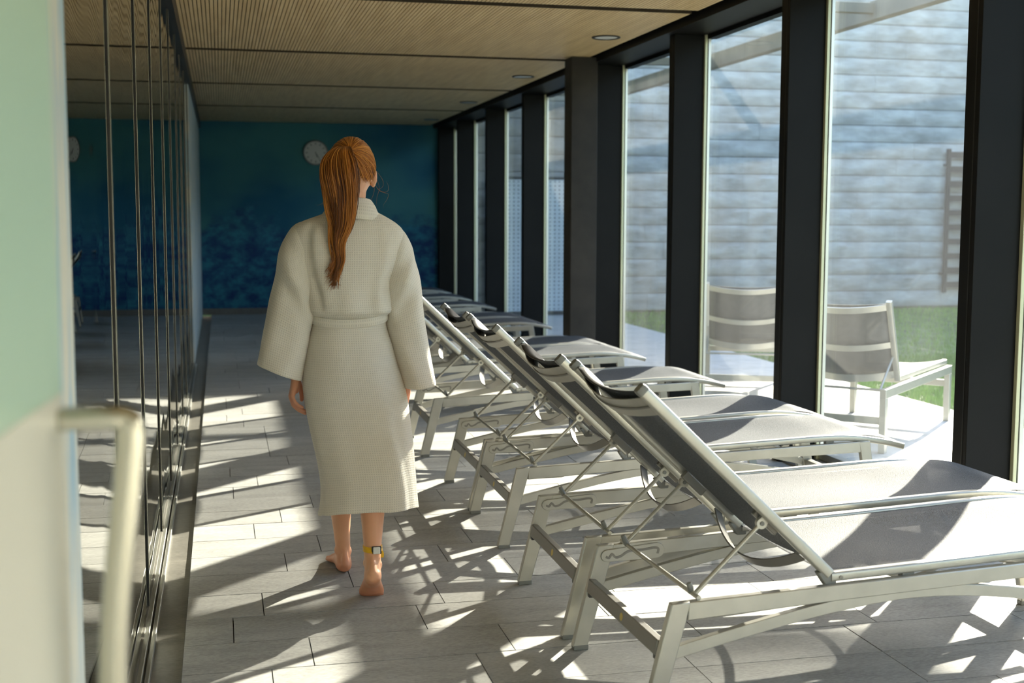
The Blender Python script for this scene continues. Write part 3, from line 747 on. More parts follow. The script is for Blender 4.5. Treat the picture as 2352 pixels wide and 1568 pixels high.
# overhead steel frame outside
pg = empty('canopy_frame', (5.2, 8, 2.9)); tag(pg, 'grey steel canopy frame with crosspieces above the terrace outside', 'canopy')
MB().box((5.15, -2, 2.98), (5.25, 17.6, 3.13)).build('beam', 'beam', pg, smooth=False, bevel=.004)
for y in (2.1, 5.8, 9.4, 13.1, 16.7): MB().box((3.46, y-.04, 3.03), (5.16, y+.04, 3.11)).build('crosspiece', 'beam', pg, smooth=False, bevel=.003)
MB().box((3.44, 10.6, 3.62), (5.1, 17.8, 3.70)).build('sky_blocker_board', 'ladder', pg, smooth=False)  # board added out of view to dim skylight at the far end
MB().box((3.44, -2, 3.0), (3.48, 17.6, 3.12)).build('wall_plate', 'beam', pg, smooth=False)

# outdoor loungers
def make_outdoor():
    root = empty('garden_lounger')
    def B(mb, name, mat, **k): return mb.build(name, mat, root, local=True, **k)
    Lg, W2 = 1.46, .33          # x from head leg 0 to foot leg Lg
    for sy in (-1, 1):
        for x in (0, Lg): B(MB().box((x-.025, sy*W2-.02, 0), (x+.025, sy*W2+.02, .33)), 'leg', 'alu', bevel=.003)
        B(MB().box((-.025, sy*W2-.02, .33), (Lg+.025, sy*W2+.02, .385)), 'side_rail', 'alu', bevel=.003)
        B(MB().box((.36, sy*(W2-.03)-.016, .392), (Lg+.02, sy*(W2-.03)+.016, .425)), 'seat_tube', 'alu', bevel=.004)
        B(MB().sweep([(.37, sy*(W2-.03), .40), (.14, sy*(W2-.03), .90)], rrect(.018, .015, .006), (0, 1, 0)), 'back_tube', 'alu')
        B(MB().tube([(.30, sy*(W2-.04), .56), (.05, sy*(W2-.04), .37)], .008, 8), 'strut', 'alu')
    B(MB().tube([(.05, -W2, .37), (.05, W2, .37)], .008, 8), 'ratchet_rod', 'alu')
    for x in (0, Lg): B(MB().box((x-.012, -W2, .17 if x == 0 else .24), (x+.012, W2, .215 if x == 0 else .285)), 'crossbar', 'alu', bevel=.003)
    def sl(a, b, nrm, sag, name):
        rows = []; a = Vector(a); b_ = Vector(b); nrm = Vector(nrm)
        for i in range(13):
            s = i/12; rows.append([a.lerp(b_, s)+nrm*(sag*(1-(2*q/10-1)**2)*(.6+.4*math.sin(PI*s)))+Vector((0, (2*q/10-1)*(W2-.035), 0)) for q in range(11)])
        o = B(MB().loft(rows, cap=False, closed=False), name, 'outdoor_sling', angle=80); q = o.modifiers.new('thick', 'SOLIDIFY'); q.thickness = .003
    sl((.38, 0, .425), (Lg+.01, 0, .425), (0, 0, -1), .07, 'seat_sling'); sl((.36, 0, .43), (.145, 0, .885), (-.9, 0, -.42), .06, 'back_sling')
    for s, dp, wd in ((.93, .075, .04), (.45, .085, .04), (.06, .09, .05)):
        c0 = Vector((.365, 0, .41)).lerp(Vector((.14, 0, .90)), s)
        B(MB().sweep([c0+Vector((-.9, 0, -.42))*dp*(1-(2*q/14-1)**2)+Vector((0, (2*q/14-1)*(W2-.03), 0)) for q in range(15)], rect(wd/2, .004), (-.41, 0, .91)), 'bow_bar', 'alu')
    return root
ol = make_outdoor()
ang = math.atan2(.97, 1.02); dx_, dy_ = math.cos(ang), math.sin(ang)
def place_out(o, A, ang):   # A = head leg nearest the camera
    o.rotation_euler.z = ang; c_, s_ = math.cos(ang), math.sin(ang)
    o.location = (A[0]-.33*s_, A[1]+.33*c_, -.004)
place_out(ol, (3.83, 6.70), ang); tag(ol, 'sunlit garden lounger outside on the terrace, behind the right-hand window', 'garden lounger', 'garden loungers on the terrace')
o2 = copy_tree(ol); place_out(o2, (4.14, 8.62), R(66)); tag(o2, 'garden lounger outside with its sagging back toward the glass, behind the middle window', 'garden lounger', 'garden loungers on the terrace')

# ------------------------------------------------------------------ the woman in the robe
PY = 4.68
person = empty('person', (.49, 4.66, 0)); tag(person, 'barefoot person in a white waffle bathrobe with a long red ponytail, walking away', 'person')
def px(x, y, Y=PY): return at(x, y, Y)

# --- body : one continuous remeshed surface
bd = MB()
HC = px(807, 392, 4.69); HC.y = 4.69
# skull, jaw, neck
bd.ball(HC, (.077, .094, .104), 24, 16)
bd.ball(HC+Vector((.004, .040, -.055)), (.056, .058, .062), 20, 12)
bd.ball(HC+Vector((.006, .075, -.095)), (.026, .022, .022), 14, 10)
bd.capsule([HC+Vector((.006, .088, .008)), HC+Vector((.007, .104, -.028))], [.009, .013], 10)
for sx_ in (-1, 1):
    bd.ball(HC+Vector((sx_*.031+.005, .084, .012)), (.013, .010, .010))
    bd.ball(HC+Vector((sx_*.042+.005, .066, -.028)), (.024, .024, .022))
    bd.ball(HC+Vector((sx_*.080, -.002, -.030)), (.012, .019, .032))
    bd.ball(HC+Vector((sx_*.088, -.012, -.022)), (.006, .011, .027))
bd.capsule([HC+Vector((-.018, .092, -.060)), HC+Vector((.026, .092, -.060))], [.008, .008], 8)
NB = px(806, 505, 4.68); NB.y = 4.68
bd.capsule([HC+Vector((0, -.008, -.06)), NB.lerp(HC, .35), NB+Vector((0, 0, -.02))], [.055, .052, .060], 16)
# torso inside the robe
def ell(c, rx, ry, n=20): return [Vector((c[0]+rx*math.cos(2*PI*k/n), c[1]+ry*math.sin(2*PI*k/n), c[2])) for k in range(n)]
tc0 = [(1.375, .05, .05), (1.34, .13, .07), (1.27, .150, .085), (1.15, .140, .09), (1.02, .115, .08), (.92, .135, .09), (.83, .150, .10), (.76, .14, .09)]
bd.loft([ell((px(806+(1.35-z)*12, 600).x, 4.68, z), rx, ry) for z, rx, ry in tc0])
# legs
LH, RH = Vector((.435, 4.70, .80)), Vector((.555, 4.67, .80))
def foot(M, side):
    """side +1 : right foot; local heel at 0, toes +y"""
    secs = [(-.004, .008, .020, .034, 0), (.004, .020, .006, .050, 0), (.020, .028, .001, .062, 0), (.045, .030, .000, .078, 0), (.075, .029, .004, .080, .001),
            (.105, .031, .008, .068, .002), (.135, .037, .006, .054, .003), (.160, .043, .001, .044, .004), (.182, .044, .000, .034, .004), (.200, .040, .002, .026, .004)]
    rings = []
    for y, hw, zb, zt, xo in secs:
        zc, hz = (zb+zt)/2, (zt-zb)/2; r_ = []
        for k in range(18):
            a = 2*PI*k/18; ca, sa = math.cos(a), math.sin(a)
            ca = math.copysign(abs(ca)**.8, ca); sa = math.copysign(abs(sa)**.8, sa)
            nar = 1-.30*max(0, sa) if y > .06 else 1
            r_.append(M @ Vector((side*-xo+hw*1.07*ca*nar, y, zc+hz*sa)))
        rings.append(r_)
    bd.loft(rings)
    for k, (xo, y1, rr) in enumerate([(-.030, .240, .0125), (-.010, .238, .0095), (.006, .230, .009), (.020, .220, .0085), (.033, .208, .0085)]):
        s = side
        bd.capsule([M @ Vector((s*xo, .180, .018)), M @ Vector((s*xo, (y1+.18)/2, .016)), M @ Vector((s*xo*1.03, y1-rr, rr+.001))], [rr*1.05, rr, rr*.95], 10)
    for s2, z in ((1, .078), (-1, .086)):       # ankle bones
        bd.ball(M @ Vector((s2*.023, .044, z)), (.012, .017, .020))
    bd.capsule([M @ Vector((0, .006, .035)), M @ Vector((0, .012, .085)), M @ Vector((0, .018, .13))], [.018, .011, .010], 10)   # tendon
# left foot flat, turned out
hl = at(792, 1312, 4.86)
ML = Matrix.Translation(Vector((hl.x, 4.835, .001))) @ Matrix.Rotation(R(6), 4, 'Z')
foot(ML, -1)
ank = ML @ Vector((0, .042, .085)); knl = Vector((at(776, 1130, 4.80).x, 4.84, .475))
bd.tube([ML @ Vector((0, .042, .04)), ank, ank.lerp(knl, .22)+Vector((0, -.004, 0)), ank.lerp(knl, .45)+Vector((.0, -.014, 0)), ank.lerp(knl, .68)+Vector((0, -.020, 0)), ank.lerp(knl, .88)+Vector((0, -.008, 0)), knl],
        [(.031, .029), (.034, .0285), (.038, .033), (.046, .042), (.052, .0485), (.050, .048), (.052, .050)], 18)
bd.capsule([knl, knl.lerp(LH, .5), LH], [.052, .066, .076], 16)
# right foot behind, heel raised
ball = at(857, 1368, 4.50)
MR = Matrix.Translation(Vector((ball.x, 4.515, .003))) @ Matrix.Rotation(R(-6), 4, 'Z') @ Matrix.Rotation(R(-32), 4, 'X') @ Matrix.Translation(Vector((0, -.178, 0)))
foot(MR, 1)
ank = MR @ Vector((0, .040, .085)); knr = Vector((at(861, 1125, 4.55).x, 4.66, .50))
bd.tube([MR @ Vector((0, .036, .04)), ank, ank.lerp(knr, .20)+Vector((0, -.006, 0)), ank.lerp(knr, .45)+Vector((0, -.018, 0)), ank.lerp(knr, .68)+Vector((0, -.026, 0)), ank.lerp(knr, .88)+Vector((0, -.012, 0)), knr],
        [(.031, .030), (.034, .0295), (.037, .034), (.046, .044), (.053, .051), (.051, .050), (.053, .052)], 18)
ANKR = (ank.copy(), knr.copy())
bd.capsule([knr, knr.lerp(RH, .5), RH], [.053, .066, .078], 16)
# arms, hands
def arm(sh, el, wr): bd.tube([sh, sh.lerp(el, .5), el, el.lerp(wr, .4), wr], [.034, .034, .031, .029, (.021, .026)], 14); bd.ball(sh, .036)
wrL = px(681, 868, 4.70); elL = px(668, 715, 4.665); shL = px(692, 570, 4.68); arm(shL, elL, wrL)
wrR = px(931, 864, 4.73); elR = px(930, 720, 4.68); shR = px(904, 572, 4.68); arm(shR, elR, wrR)
def hand(P, thumb, palm):
    """P : list of (path of points, base radius)"""
    for path, r0 in P: bd.capsule(path, [r0, r0*.95, r0*.9, r0*.78], 10)
    bd.capsule(thumb, [.0115, .0105, .0092, .008], 10)
    for a, b, r0, r1 in palm: bd.capsule([a, a.lerp(b, .5), b], [r0, (r0+r1)/2, r1], 12)
FY = [4.668, 4.688, 4.709, 4.730]
fp = [[(671, 908), (677, 923), (687, 932), (695, 935)], [(668, 909), (675, 929), (688, 939), (699, 944)], [(667, 909), (674, 931), (687, 942), (701, 949)], [(668, 908), (676, 930), (690, 939), (702, 944)]]
P = [([px(*q, y) for q in pp], r0) for pp, y, r0 in zip(fp, FY, (.0078, .0086, .0090, .0088))]
palm = [(px(680, 870, 4.70), px(pp[0][0]+2, pp[0][1]-3, y), .017, .0105) for pp, y in zip(fp, FY)]
palm.append((px(680, 872, 4.705), px(678, 895, 4.705), .019, .016))
hand(P, [px(684, 872, 4.722), px(690, 890, 4.745), px(693, 906, 4.750), px(693, 918, 4.748)], palm)
mir = lambda q: (930+(681-q[0])*.60, q[1]-8)
fpL = [[(671, 908), (677, 923), (687, 932), (695, 935)], [(668, 909), (675, 929), (688, 939), (699, 944)], [(667, 909), (674, 931), (687, 942), (701, 949)], [(668, 908), (676, 930), (690, 939), (702, 944)]]
FYR = [4.725, 4.745, 4.766, 4.787]
P = [([px(*mir(q), y) for q in pp], r0) for pp, y, r0 in zip(fpL, FYR, (.0078, .0086, .0090, .0088))]
palm = [(wrR, px(*mir((pp[0][0]+2, pp[0][1]-3)), y), .017, .0105) for pp, y in zip(fpL, FYR)]
palm.append((wrR, px(*mir((678, 895)), 4.76), .019, .016))
hand(P, [px(*mir((684, 872)), 4.78), px(*mir((690, 890)), 4.80), px(*mir((693, 906)), 4.805), px(*mir((693, 918)), 4.803)], palm)
body = bd.build('body', 'skin', person, angle=180)
rm = body.modifiers.new('remesh', 'REMESH'); rm.mode = 'VOXEL'; rm.voxel_size = .0034; rm.use_smooth_shade = True
sm = body.modifiers.new('smooth', 'SMOOTH'); sm.factor = .5; sm.iterations = 5

# --- robe
def uvloft(rings, vvals, name, parent, closed=True, solid=.005, sub=1, us=None):
    n = len(rings[0]); mb = MB().loft(rings, cap=False, closed=closed)
    org = world_loc(parent); me = bpy.data.meshes.new(name)
    me.from_pydata([tuple(Vector(p)-org) for p in mb.v], [], mb.f)
    uvl = me.uv_layers.new(name='UVMap'); kr = 3*n//4; ARC = []
    for rg_ in rings:                                   # arc length from the middle of the back
        L_ = [(Vector(rg_[(k+1) % n])-Vector(rg_[k])).length for k in range(n)]; P_ = sum(L_); ar = [0]*n; acc = 0
        for q in range(n):
            k = (kr+q) % n; ar[k] = acc if acc <= P_/2 else acc-P_; acc += L_[k]
        ARC.append((ar, P_))
    for poly in me.polygons:
        us_ = [ARC[vi//n][0][vi % n] for vi in poly.vertices]
        if max(us_)-min(us_) > .25*ARC[poly.vertices[0]//n][1]: us_ = [u if u > 0 else u+ARC[poly.vertices[0]//n][1] for u in us_]
        for li, vi, u in zip(poly.loop_indices, poly.vertices, us_): uvl.data[li].uv = (u, vvals[vi//n])
    bm = bmesh.new(); bm.from_mesh(me); bmesh.ops.recalc_face_normals(bm, faces=bm.faces); bm.to_mesh(me); bm.free()
    me.polygons.foreach_set('use_smooth', [True]*len(me.polygons)); me.materials.append(MATS['waffle'])
    ob = bpy.data.objects.new(name, me); COL.objects.link(ob); ob.parent = parent
    if solid: q = ob.modifiers.new('thick', 'SOLIDIFY'); q.thickness = solid; q.offset = 0
    if sub: q = ob.modifiers.new('sub', 'SUBSURF'); q.levels = sub; q.render_levels = sub
    return ob
# rows : pixel y, left x, right x, half depth to the back, half depth to the front
RB = [(484, 762, 856, .050, .060), (492, 744, 872, .066, .075), (502, 716, 890, .080, .085), (514, 686, 908, .090, .092), (530, 672, 922, .098, .098), (560, 668, 928, .108, .106),
      (600, 672, 924, .116, .114), (640, 686, 908, .118, .116), (675, 702, 896, .119, .112), (700, 710, 892, .121, .108), (716, 712, 893, .120, .105), (726, 716, 888, .110, .100), (733, 720, 884, .101, .097), (741, 720, 884, .101, .097),
      (760, 716, 886, .108, .100), (800, 706, 899, .124, .108), (850, 698, 912, .138, .114), (900, 697, 927, .144, .120), (950, 704, 936, .148, .126), (1000, 714, 942, .158, .134),
      (1060, 729, 948, .178, .146), (1110, 738, 952, .196, .156), (1150, 737, 955, .208, .164), (1170, 733, 957, .213, .168), (1176, 732, 958, .214, .168)]
RBc = catmull(RB, 4); rings = []; vv = []; NR = 84
for ry, xl, xr, db, df in RBc:
    a = px(xl, ry); b = px(xr, ry); cx = (a.x+b.x)/2; hw = (b.x-a.x)/2; r_ = []; z = px((xl+xr)/2, ry, 4.685-db*.92*sstep(500, 560, ry)).z
    skirt = sstep(780, 1150, ry); up = sstep(500, 540, ry)*(1-sstep(690, 730, ry))
    for k in range(NR):
        t = 2*PI*k/NR; c_, s_ = math.cos(t), math.sin(t); ex = .86
        ux = math.copysign(abs(c_)**ex, c_); uy = math.copysign(abs(s_)**ex, s_)
        x = cx+hw*ux; y = 4.685+(df if s_ > 0 else db)*uy
        d = skirt*(.006*math.sin(5*t+1.1+z*2)+.004*math.sin(9*t+z*3))*(1 if abs(c_) < .93 else .3)
        d += .006*noise.noise(Vector((x*9, y*9, z*5)))*(.4+up)
        if s_ < 0:      # the back the photo shows
            u = (x-cx)/hw
            d += up*(.011*(sstep(-.66, -.60, u)-sstep(-.58, -.25, u))+.009*math.exp(-((u-.62)/.10)**2)*(.4+.6*sstep(520, 640, ry))-.008*math.exp(-((u+.74)/.07)**2))
            d += .010*sstep(640, 700, ry)*(1-sstep(716, 730, ry))*(1+.6*math.sin(7*u+2))
            d += skirt*(.018*math.exp(-((u-.45-.1*sstep(900, 1150, ry))/.13)**2)-.007*math.exp(-((u-.12)/.12)**2)*sstep(950, 1130, ry))
            d += .010*math.exp(-((ry-865)/70)**2)*(math.exp(-((u+.32)/.32)**2)+math.exp(-((u-.35)/.32)**2))
        nx_ = Vector((c_/hw, s_/(df if s_ > 0 else db), 0)).normalized()
        hem = .004*noise.noise(Vector((x*14, y*14, 3)))*sstep(1150, 1176, ry)
        shoul = -.018*(1-abs(c_))*(1 if s_ > 0 else .35)*(1-sstep(484, 530, ry)) if ry < 530 else 0
        yb_ = 4.685-db; drop = -(1.4-z)*(min(y, 4.70)-yb_)/yb_*sstep(900, 1150, ry)+.014*sstep(.2, 1, (x-cx)/hw)*sstep(1000, 1170, ry)
        r_.append(Vector((x, y, z+hem+shoul+drop))+nx_*d)
    rings.append(r_); vv.append(z)
robe = uvloft(rings, vv, 'robe', person, solid=.006)

def sleeve(RW, name, sgn):
    C = catmull([(*a, *b, h) for a, b, h in RW], 4); rings = []; vv = []; v = 0; prev = None
    for i, (x0, y0, x1, y1, h) in enumerate(C):
        a = px(x0, y0, 4.69); b = px(x1, y1, 4.69); c = (a+b)/2; ax = (b-a)/2; s = i/(len(C)-1)
        if prev is not None: v += (c-prev).length
        prev = c; r_ = []
        for k in range(48):
            t = 2*PI*k/48; c_, s_ = math.cos(t), math.sin(t)
            p = c+ax*math.copysign(abs(c_)**.9, c_)+Vector((0, h*math.copysign(abs(s_)**.9, s_)+.004*s, 0))
            d = .006*math.sin(4*t+s*7)*s+.012*noise.noise(Vector((p.x*11, p.y*8, p.z*7+4)))+.009*math.sin(s*26+2.4*math.sin(t+.6))*sstep(.15, .3, s)*(1-sstep(.55, .8, s))
            d += .007*math.exp(-((s-.42-.10*c_)/.05)**2)-.006*math.exp(-((s-.52-.10*c_)/.05)**2)+.006*math.exp(-((s-.30+.08*c_)/.05)**2)
            p += Vector((c_*.28, s_*1.15, 0))*d*sstep(0, .12, s); r_.append(p)
        rings.append(r_); vv.append(-v)
    return uvloft(rings, vv, name, robe, solid=.006)
sleeve([((706, 508), (735, 575), .050), ((680, 515), (722, 600), .070), ((659, 540), (717, 640), .084), ((643, 590), (717, 688), .090), ((629, 650), (718, 722), .094), ((616, 712), (714, 762), .098), ((606, 765), (706, 803), .102), ((597, 812), (698, 846), .105), ((592, 837), (693, 873), .106)], 'sleeve', -1)
sleeve([((903, 517), (868, 575), .050), ((926, 532), (874, 605), .070), ((942, 563), (878, 650), .084), ((954, 605), (881, 690), .090), ((964, 662), (884, 718), .094), ((973, 732), (889, 752), .098), ((982, 795), (901, 802), .102), ((992, 845), (915, 852), .105), ((1000, 881), (925, 889), .106)], 'sleeve', 1)
# collar : rolled shawl collar
rings = []; vv = []
cc = px(806, 488); 
prof = [(.120, -.022), (.116, .000), (.104, .018), (.090, .036), (.080, .048), (.071, .052), (.065, .044), (.062, .020), (.062, -.02)]
for j, (rr, zz) in enumerate(catmull(prof, 3)):
    r_ = []
    for k in range(60):
        t = 2*PI*k/60; s_ = math.sin(t); c_ = math.cos(t)
        fr = sstep(-.1, 1, s_)                      # front drops into the lapels
        x = cc.x+rr*(.92 if s_ < 0 else .92-.25*fr)*c_; y = 4.685+rr*(.80 if s_ < 0 else 1.0)*s_
        z = cc.z+zz-.12*fr-.014*abs(c_)**2*(1 if zz < .02 else .4)+.003*noise.noise(Vector((x*20, y*20, zz*30)))
        r_.append(Vector((x, y, z)))
    rings.append(r_); vv.append(j*.0045)
uvloft(rings, vv, 'collar', robe, solid=.006)
# lapels crossing in front
for sx_ in (-1, 1):
    pts = catmull([(cc.x+sx_*.060, 4.79, cc.z-.10), (cc.x+sx_*.045, 4.812, cc.z-.20), (cc.x+sx_*.0, 4.815+.006*sx_, cc.z-.32), (cc.x-sx_*.05, 4.806+.006*sx_, cc.z-.40)], 5)
    MB().sweep(pts, rrect(.032, .006, .005), (1, 0, 0)).build('lapel', 'waffle', robe, angle=80)
# belt
rings = []; vv = []
for j, (o, dz) in enumerate(catmull([(.001, -.015), (.008, -.013), (.010, 0), (.008, .013), (.001, .015)], 2)):
    r_ = []
    for k in range(72):
        t = 2*PI*k/72; c_, s_ = math.cos(t), math.sin(t); a = px(719, 736); b = px(885, 736); hw = (b.x-a.x)/2
        ux = math.copysign(abs(c_)**.86, c_); uy = math.copysign(abs(s_)**.86, s_)
        x = (a.x+b.x)/2+(hw+o)*ux; y = 4.685+(.098 if s_ > 0 else .104)*uy+o*s_
        r_.append(Vector((x, y, a.z+dz+.012*c_*c_-.006*(s_ < 0)*abs(s_)+.004*c_)))
    rings.append(r_); vv.append(j*.004)
uvloft(rings, vv, 'belt', robe, solid=.005)
bk_ = px(806, 745); k0 = Vector((bk_.x+.03, 4.79, bk_.z+.01))
for sx_ in (-1, 1):
    MB().sweep(catmull([k0, k0+Vector((sx_*.03, .012, -.08)), k0+Vector((sx_*.05, .02, -.22)), k0+Vector((sx_*.055, .03, -.36))], 4), rrect(.016, .004, .003), (1, 0, 0)).build('belt_end', 'waffle', robe, angle=80)

# --- hair
def strands(paths, rads, name, parent, tones, n=4):
    vs_, fs_, tn = [], [], []
    for P_, r0, tone in zip(paths, rads, tones):
        N = len(P_); b0 = len(vs_)
        for i, p in enumerate(P_):
            t = (P_[min(i+1, N-1)]-P_[max(i-1, 0)]).normalized()
            la = t.cross(Vector((.31, -.9, .2))).normalized(); no = t.cross(la); s = i/(N-1)
            r = r0*min(1, .2+s/.16)*(1 if s < .7 else 1-.85*(s-.7)/.3)
            for k in range(n):
                a = 2*PI*k/n; vs_.append(p+la*(math.cos(a)*r)+no*(math.sin(a)*r)); tn.append(tone)
        for i in range(N-1):
            for k in range(n):
                k2 = (k+1) % n; fs_.append((b0+i*n+k, b0+i*n+k2, b0+(i+1)*n+k2, b0+(i+1)*n+k))
    org = world_loc(parent); me = bpy.data.meshes.new(name); me.from_pydata([tuple(p-org) for p in vs_], [], fs_)
    at_ = me.attributes.new('tone', 'FLOAT', 'POINT'); at_.data.foreach_set('value', tn)
    me.polygons.foreach_set('use_smooth', [True]*len(me.polygons)); me.materials.append(MATS['hair'])
    ob = bpy.data.objects.new(name, me); COL.objects.link(ob); ob.parent = parent; return ob
rh = random.Random(21)
HRX, HRY, HRZ = .090, .106, .117
HH = HC+Vector((-.001, -.004, .004))
def hpt(d, k=1.0): return HH+Vector((d.x*HRX*k, d.y*HRY*k, d.z*HRZ*k))
# scalp cap
cap = MB(); nu, nv = 48, 28; grid = {}
def hairy(d): 
    if d.y > .42+.25*max(0, d.z) and d.z < .62: return False
    lim = -.52 if d.y < -.45 else (-.52+.50*sstep(-.45, -.05, d.y)+.25*sstep(-.05, .4, d.y))
    return d.z > lim+.10*noise.noise(Vector((d.x*9, d.y*9, 2.5)))
vs_ = []; fs_ = []
for j in range(nv+1):
    for i in range(nu):
        a = 2*PI*i/nu; b = -PI/2+PI*(j+.01)/(nv+.02); d = Vector((math.cos(b)*math.cos(a), math.cos(b)*math.sin(a), math.sin(b))); vs_.append(d)
for j in range(nv):
    for i in range(nu):
        q = (j*nu+i, j*nu+(i+1) % nu, (j+1)*nu+(i+1) % nu, (j+1)*nu+i)
        if all(hairy(vs_[k]-Vector((0, 0, .13))) and hairy(vs_[k]) for k in q): fs_.append(q)
cap.add([hpt(d, .985) for d in vs_], fs_)
capo = cap.build('hair', 'hair', person, angle=180)
at_ = capo.data.attributes.new('tone', 'FLOAT', 'POINT'); at_.data.foreach_set('value', [.25]*len(capo.data.vertices))
BD = Vector((-.13, -.80, .52)).normalized()
paths, rads, tones = [], [], []
cnt = 0
while cnt < 1500:
    d = Vector((rh.gauss(0, 1), rh.gauss(0, 1), rh.gauss(0, 1))).normalized()
    if not hairy(d): continue
    cnt += 1; an = d.angle(BD)
    if an < .12: continue
    P_ = []; N = 12; lift = rh.uniform(.985, 1.02); w0 = rh.uniform(-.05, .05); ph = rh.uniform(0, 6)
    clump = noise.noise(d*5.5)
    for i in range(N):
        s = i/(N-1); v = d.slerp(BD, s*.97) if an < 3.0 else d
        side = d.cross(BD).normalized(); v = (v+side*(w0*math.sin(PI*s)+.012*math.sin(9*s+ph))).normalized()
        P_.append(hpt(v, lift+.020*math.sin(PI*s)*(.4+clump)+.03*s*s))
    paths.append(P_); rads.append(rh.uniform(.0007, .0016)); tones.append(min(1, max(0, .45+.55*clump+rh.uniform(-.22, .22))))
strands(paths, rads, 'hair_strands', capo, tones)['kind'] = 'stuff'
# ponytail
CL = [(790, 336, 4.585, 13, .016), (783, 347, 4.556, 24, .024), (779, 368, 4.538, 35, .030), (779, 400, 4.528, 39, .034), (783, 440, 4.530, 36, .033), (784, 480, 4.538, 32, .030), (784, 520, 4.548, 24, .026), (776, 560, 4.554, 14, .020), (778, 598, 4.556, 11, .016), (770, 632, 4.558, 11, .013), (770, 664, 4.556, 8, .010)]
CLf = catmull(CL, 4); NP = len(CLf)
def tail(a0, r0, end, amp, ph, side):
    P_ = []
    for i in range(int(NP*end)):
        s = i/(NP-1); x, y, Y, hw, hd = CLf[i]
        tw = a0+.55*s*math.sin(3.1*s+1)+s*s*.9; r = r0*(1+.10*math.sin(7*s+ph))
        c_ = px(x, y, Y)
        sc = hw*.001632
        off = Vector((math.cos(tw)*r*sc, math.sin(tw)*r*hd, 0))
        off.x += amp*math.sin(13*s+ph)*s*1.3+side*s*s; off.y += amp*.7*math.cos(13*s+ph)*s
        P_.append(c_+off)
    return P_
paths, rads, tones = [], [], []
locks = [(rh.uniform(0, 6.28), math.sqrt(rh.random()), rh.uniform(0, 6.28), rh.uniform(.80, 1.0), rh.uniform(.002, .007), rh.uniform(-.012, .008)) for _ in range(46)]
for k in range(1500):
    a0, r0, ph, end, amp, sd_ = rh.choice(locks) if k % 5 else (rh.uniform(0, 6.28), math.sqrt(rh.random()), rh.uniform(0, 6.28), rh.uniform(.55, 1), .004, 0)
    base = (a0*1.7) % 1
    P_ = tail(a0+rh.gauss(0, .16), min(1.02, r0+rh.gauss(0, .07)), min(1, end+rh.uniform(-.06, .02)), amp, ph+rh.gauss(0, .15), sd_)
    paths.append(P_); rads.append(rh.uniform(.0007, .0015)); tones.append(min(1, max(0, .02+.80*base+rh.uniform(-.18, .22))))
# loose locks leaving the tail on the right
for k in range(70):
    y0 = 500; off = rh.gauss(0, 2.5); dy = rh.uniform(-14, 14)
    P_ = [px(812+off, 440, 4.525), px(815+off, 475+dy*.2, 4.528), px(810+off, 505+dy*.4, 4.54), px(800+off*.7, 530+dy*.5, 4.55), px(790+off*.5, 548+dy, 4.556)]
    P_ = [Vector(q) for q in catmull(P_, 4)]; paths.append(P_); rads.append(.0009); tones.append(rh.uniform(.4, .95))
# split ends
for k in range(60):
    a = rh.uniform(-1, 1); ya = rh.choice([596, 600, 618, 640, 650]); ex = rh.uniform(6, 24); sg = -1 if rh.random() < .72 else 1
    P_ = [px(772+6*a, ya-40, 4.55), px(770+8*a, ya-10, 4.55), px(768+sg*ex*.5, ya+12, 4.548), px(766+sg*ex, ya+rh.uniform(18, 36), 4.552)]
    if ya > 625: P_ = [px(772+6*a, ya-40, 4.55), px(771+6*a, ya-12, 4.55), px(770+sg*ex*.5, ya+3, 4.55), px(769+sg*ex*.9, ya+rh.uniform(2, 22), 4.55)]
    P_ = [Vector(q) for q in catmull(P_, 5)]; paths.append(P_); rads.append(.0009); tones.append(rh.uniform(.1, .6))
pt = strands(paths, rads, 'ponytail', capo, tones); pt['kind'] = 'stuff'
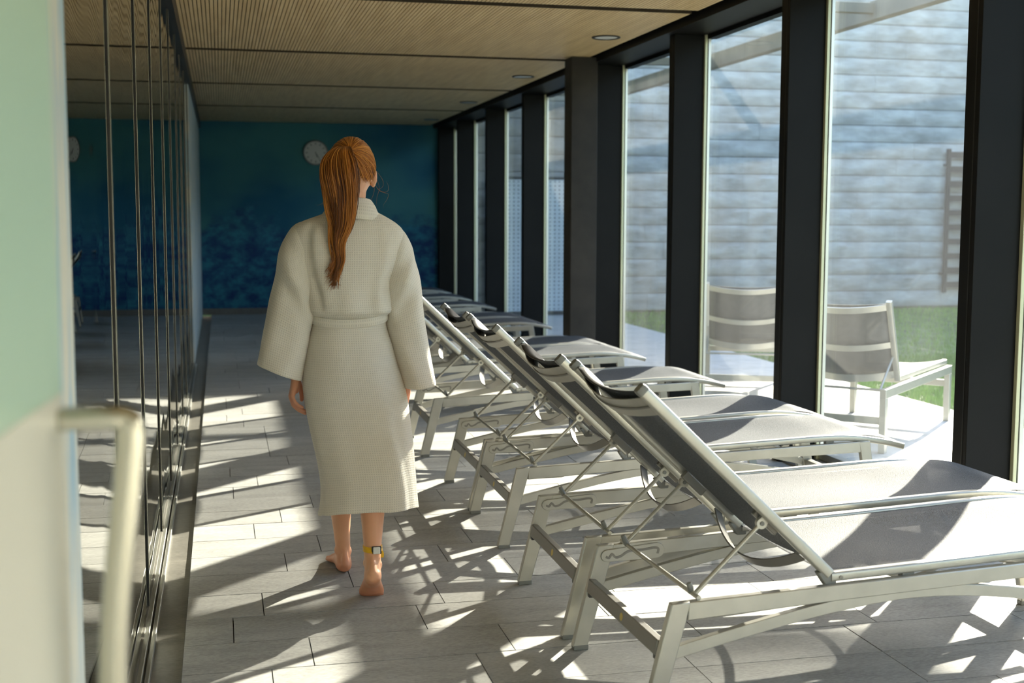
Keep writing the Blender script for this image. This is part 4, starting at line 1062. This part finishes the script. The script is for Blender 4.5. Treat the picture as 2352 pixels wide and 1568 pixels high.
# fly-away wisps beside the ear and neck
paths, rads, tones = [], [], []
curls = [[(858, 412), (864, 428), (874, 438), (885, 441), (892, 436), (891, 424), (887, 416)], [(858, 408), (863, 426), (872, 438), (884, 443), (892, 446), (889, 458), (881, 470), (880, 479)],
         [(862, 390), (872, 402), (879, 414), (880, 426), (874, 433), (866, 436)], [(857, 415), (860, 430), (858, 445), (853, 458), (850, 468)], [(860, 400), (868, 418), (871, 434), (866, 452), (864, 474)],
         [(750, 402), (742, 418), (745, 436), (748, 452), (740, 466), (728, 473)], [(752, 410), (739, 424), (742, 444), (746, 460), (736, 470), (722, 470)], [(752, 415), (748, 436), (744, 456), (738, 476)]]
for cv in curls:
    P_ = [Vector(q) for q in catmull([px(x, y, 4.67) for x, y in cv], 6)]; paths.append(P_); rads.append(.00032); tones.append(.75)
strands(paths, rads, 'wisps', capo, tones, 3)['kind'] = 'stuff'
# locker band on the ankle
A0, K0 = ANKR; dz_ = (K0-A0).normalized(); c0 = A0+dz_*.058+Vector((0, -.006, 0))
bring = []
for q in range(5):
    h = (-.0115, -.0105, 0, .0105, .0115)[q]; o = (.0, .0016, .002, .0016, 0)[q]
    bring.append([c0+dz_*h+Vector((math.cos(2*PI*k/36)*(.0335+o), math.sin(2*PI*k/36)*(.0375+o), 0)) for k in range(36)])
ab = MB().loft(bring, cap=False).build('ankle_band', 'band_yellow', person, angle=60); q = ab.modifiers.new('thick', 'SOLIDIFY'); q.thickness = .002
ctr = c0+Vector((.010, -.0395, 0))
MB().box((ctr.x-.018, ctr.y-.004, ctr.z-.0145), (ctr.x+.018, ctr.y+.004, ctr.z+.0145)).build('tag_frame', 'plastic_dark', ab, bevel=.003)
MB().box((ctr.x-.0135, ctr.y-.0085, ctr.z-.0130), (ctr.x+.0125, ctr.y-.002, ctr.z+.0130)).build('tag_face', 'band_white', ab, bevel=.004)
MB().sweep([ctr+Vector((.019, .006, -.006)), ctr+Vector((.022, .008, -.018)), ctr+Vector((.021, .009, -.030))], rrect(.006, .0012, .001), (1, .3, 0)).build('band_tail', 'band_yellow', ab)
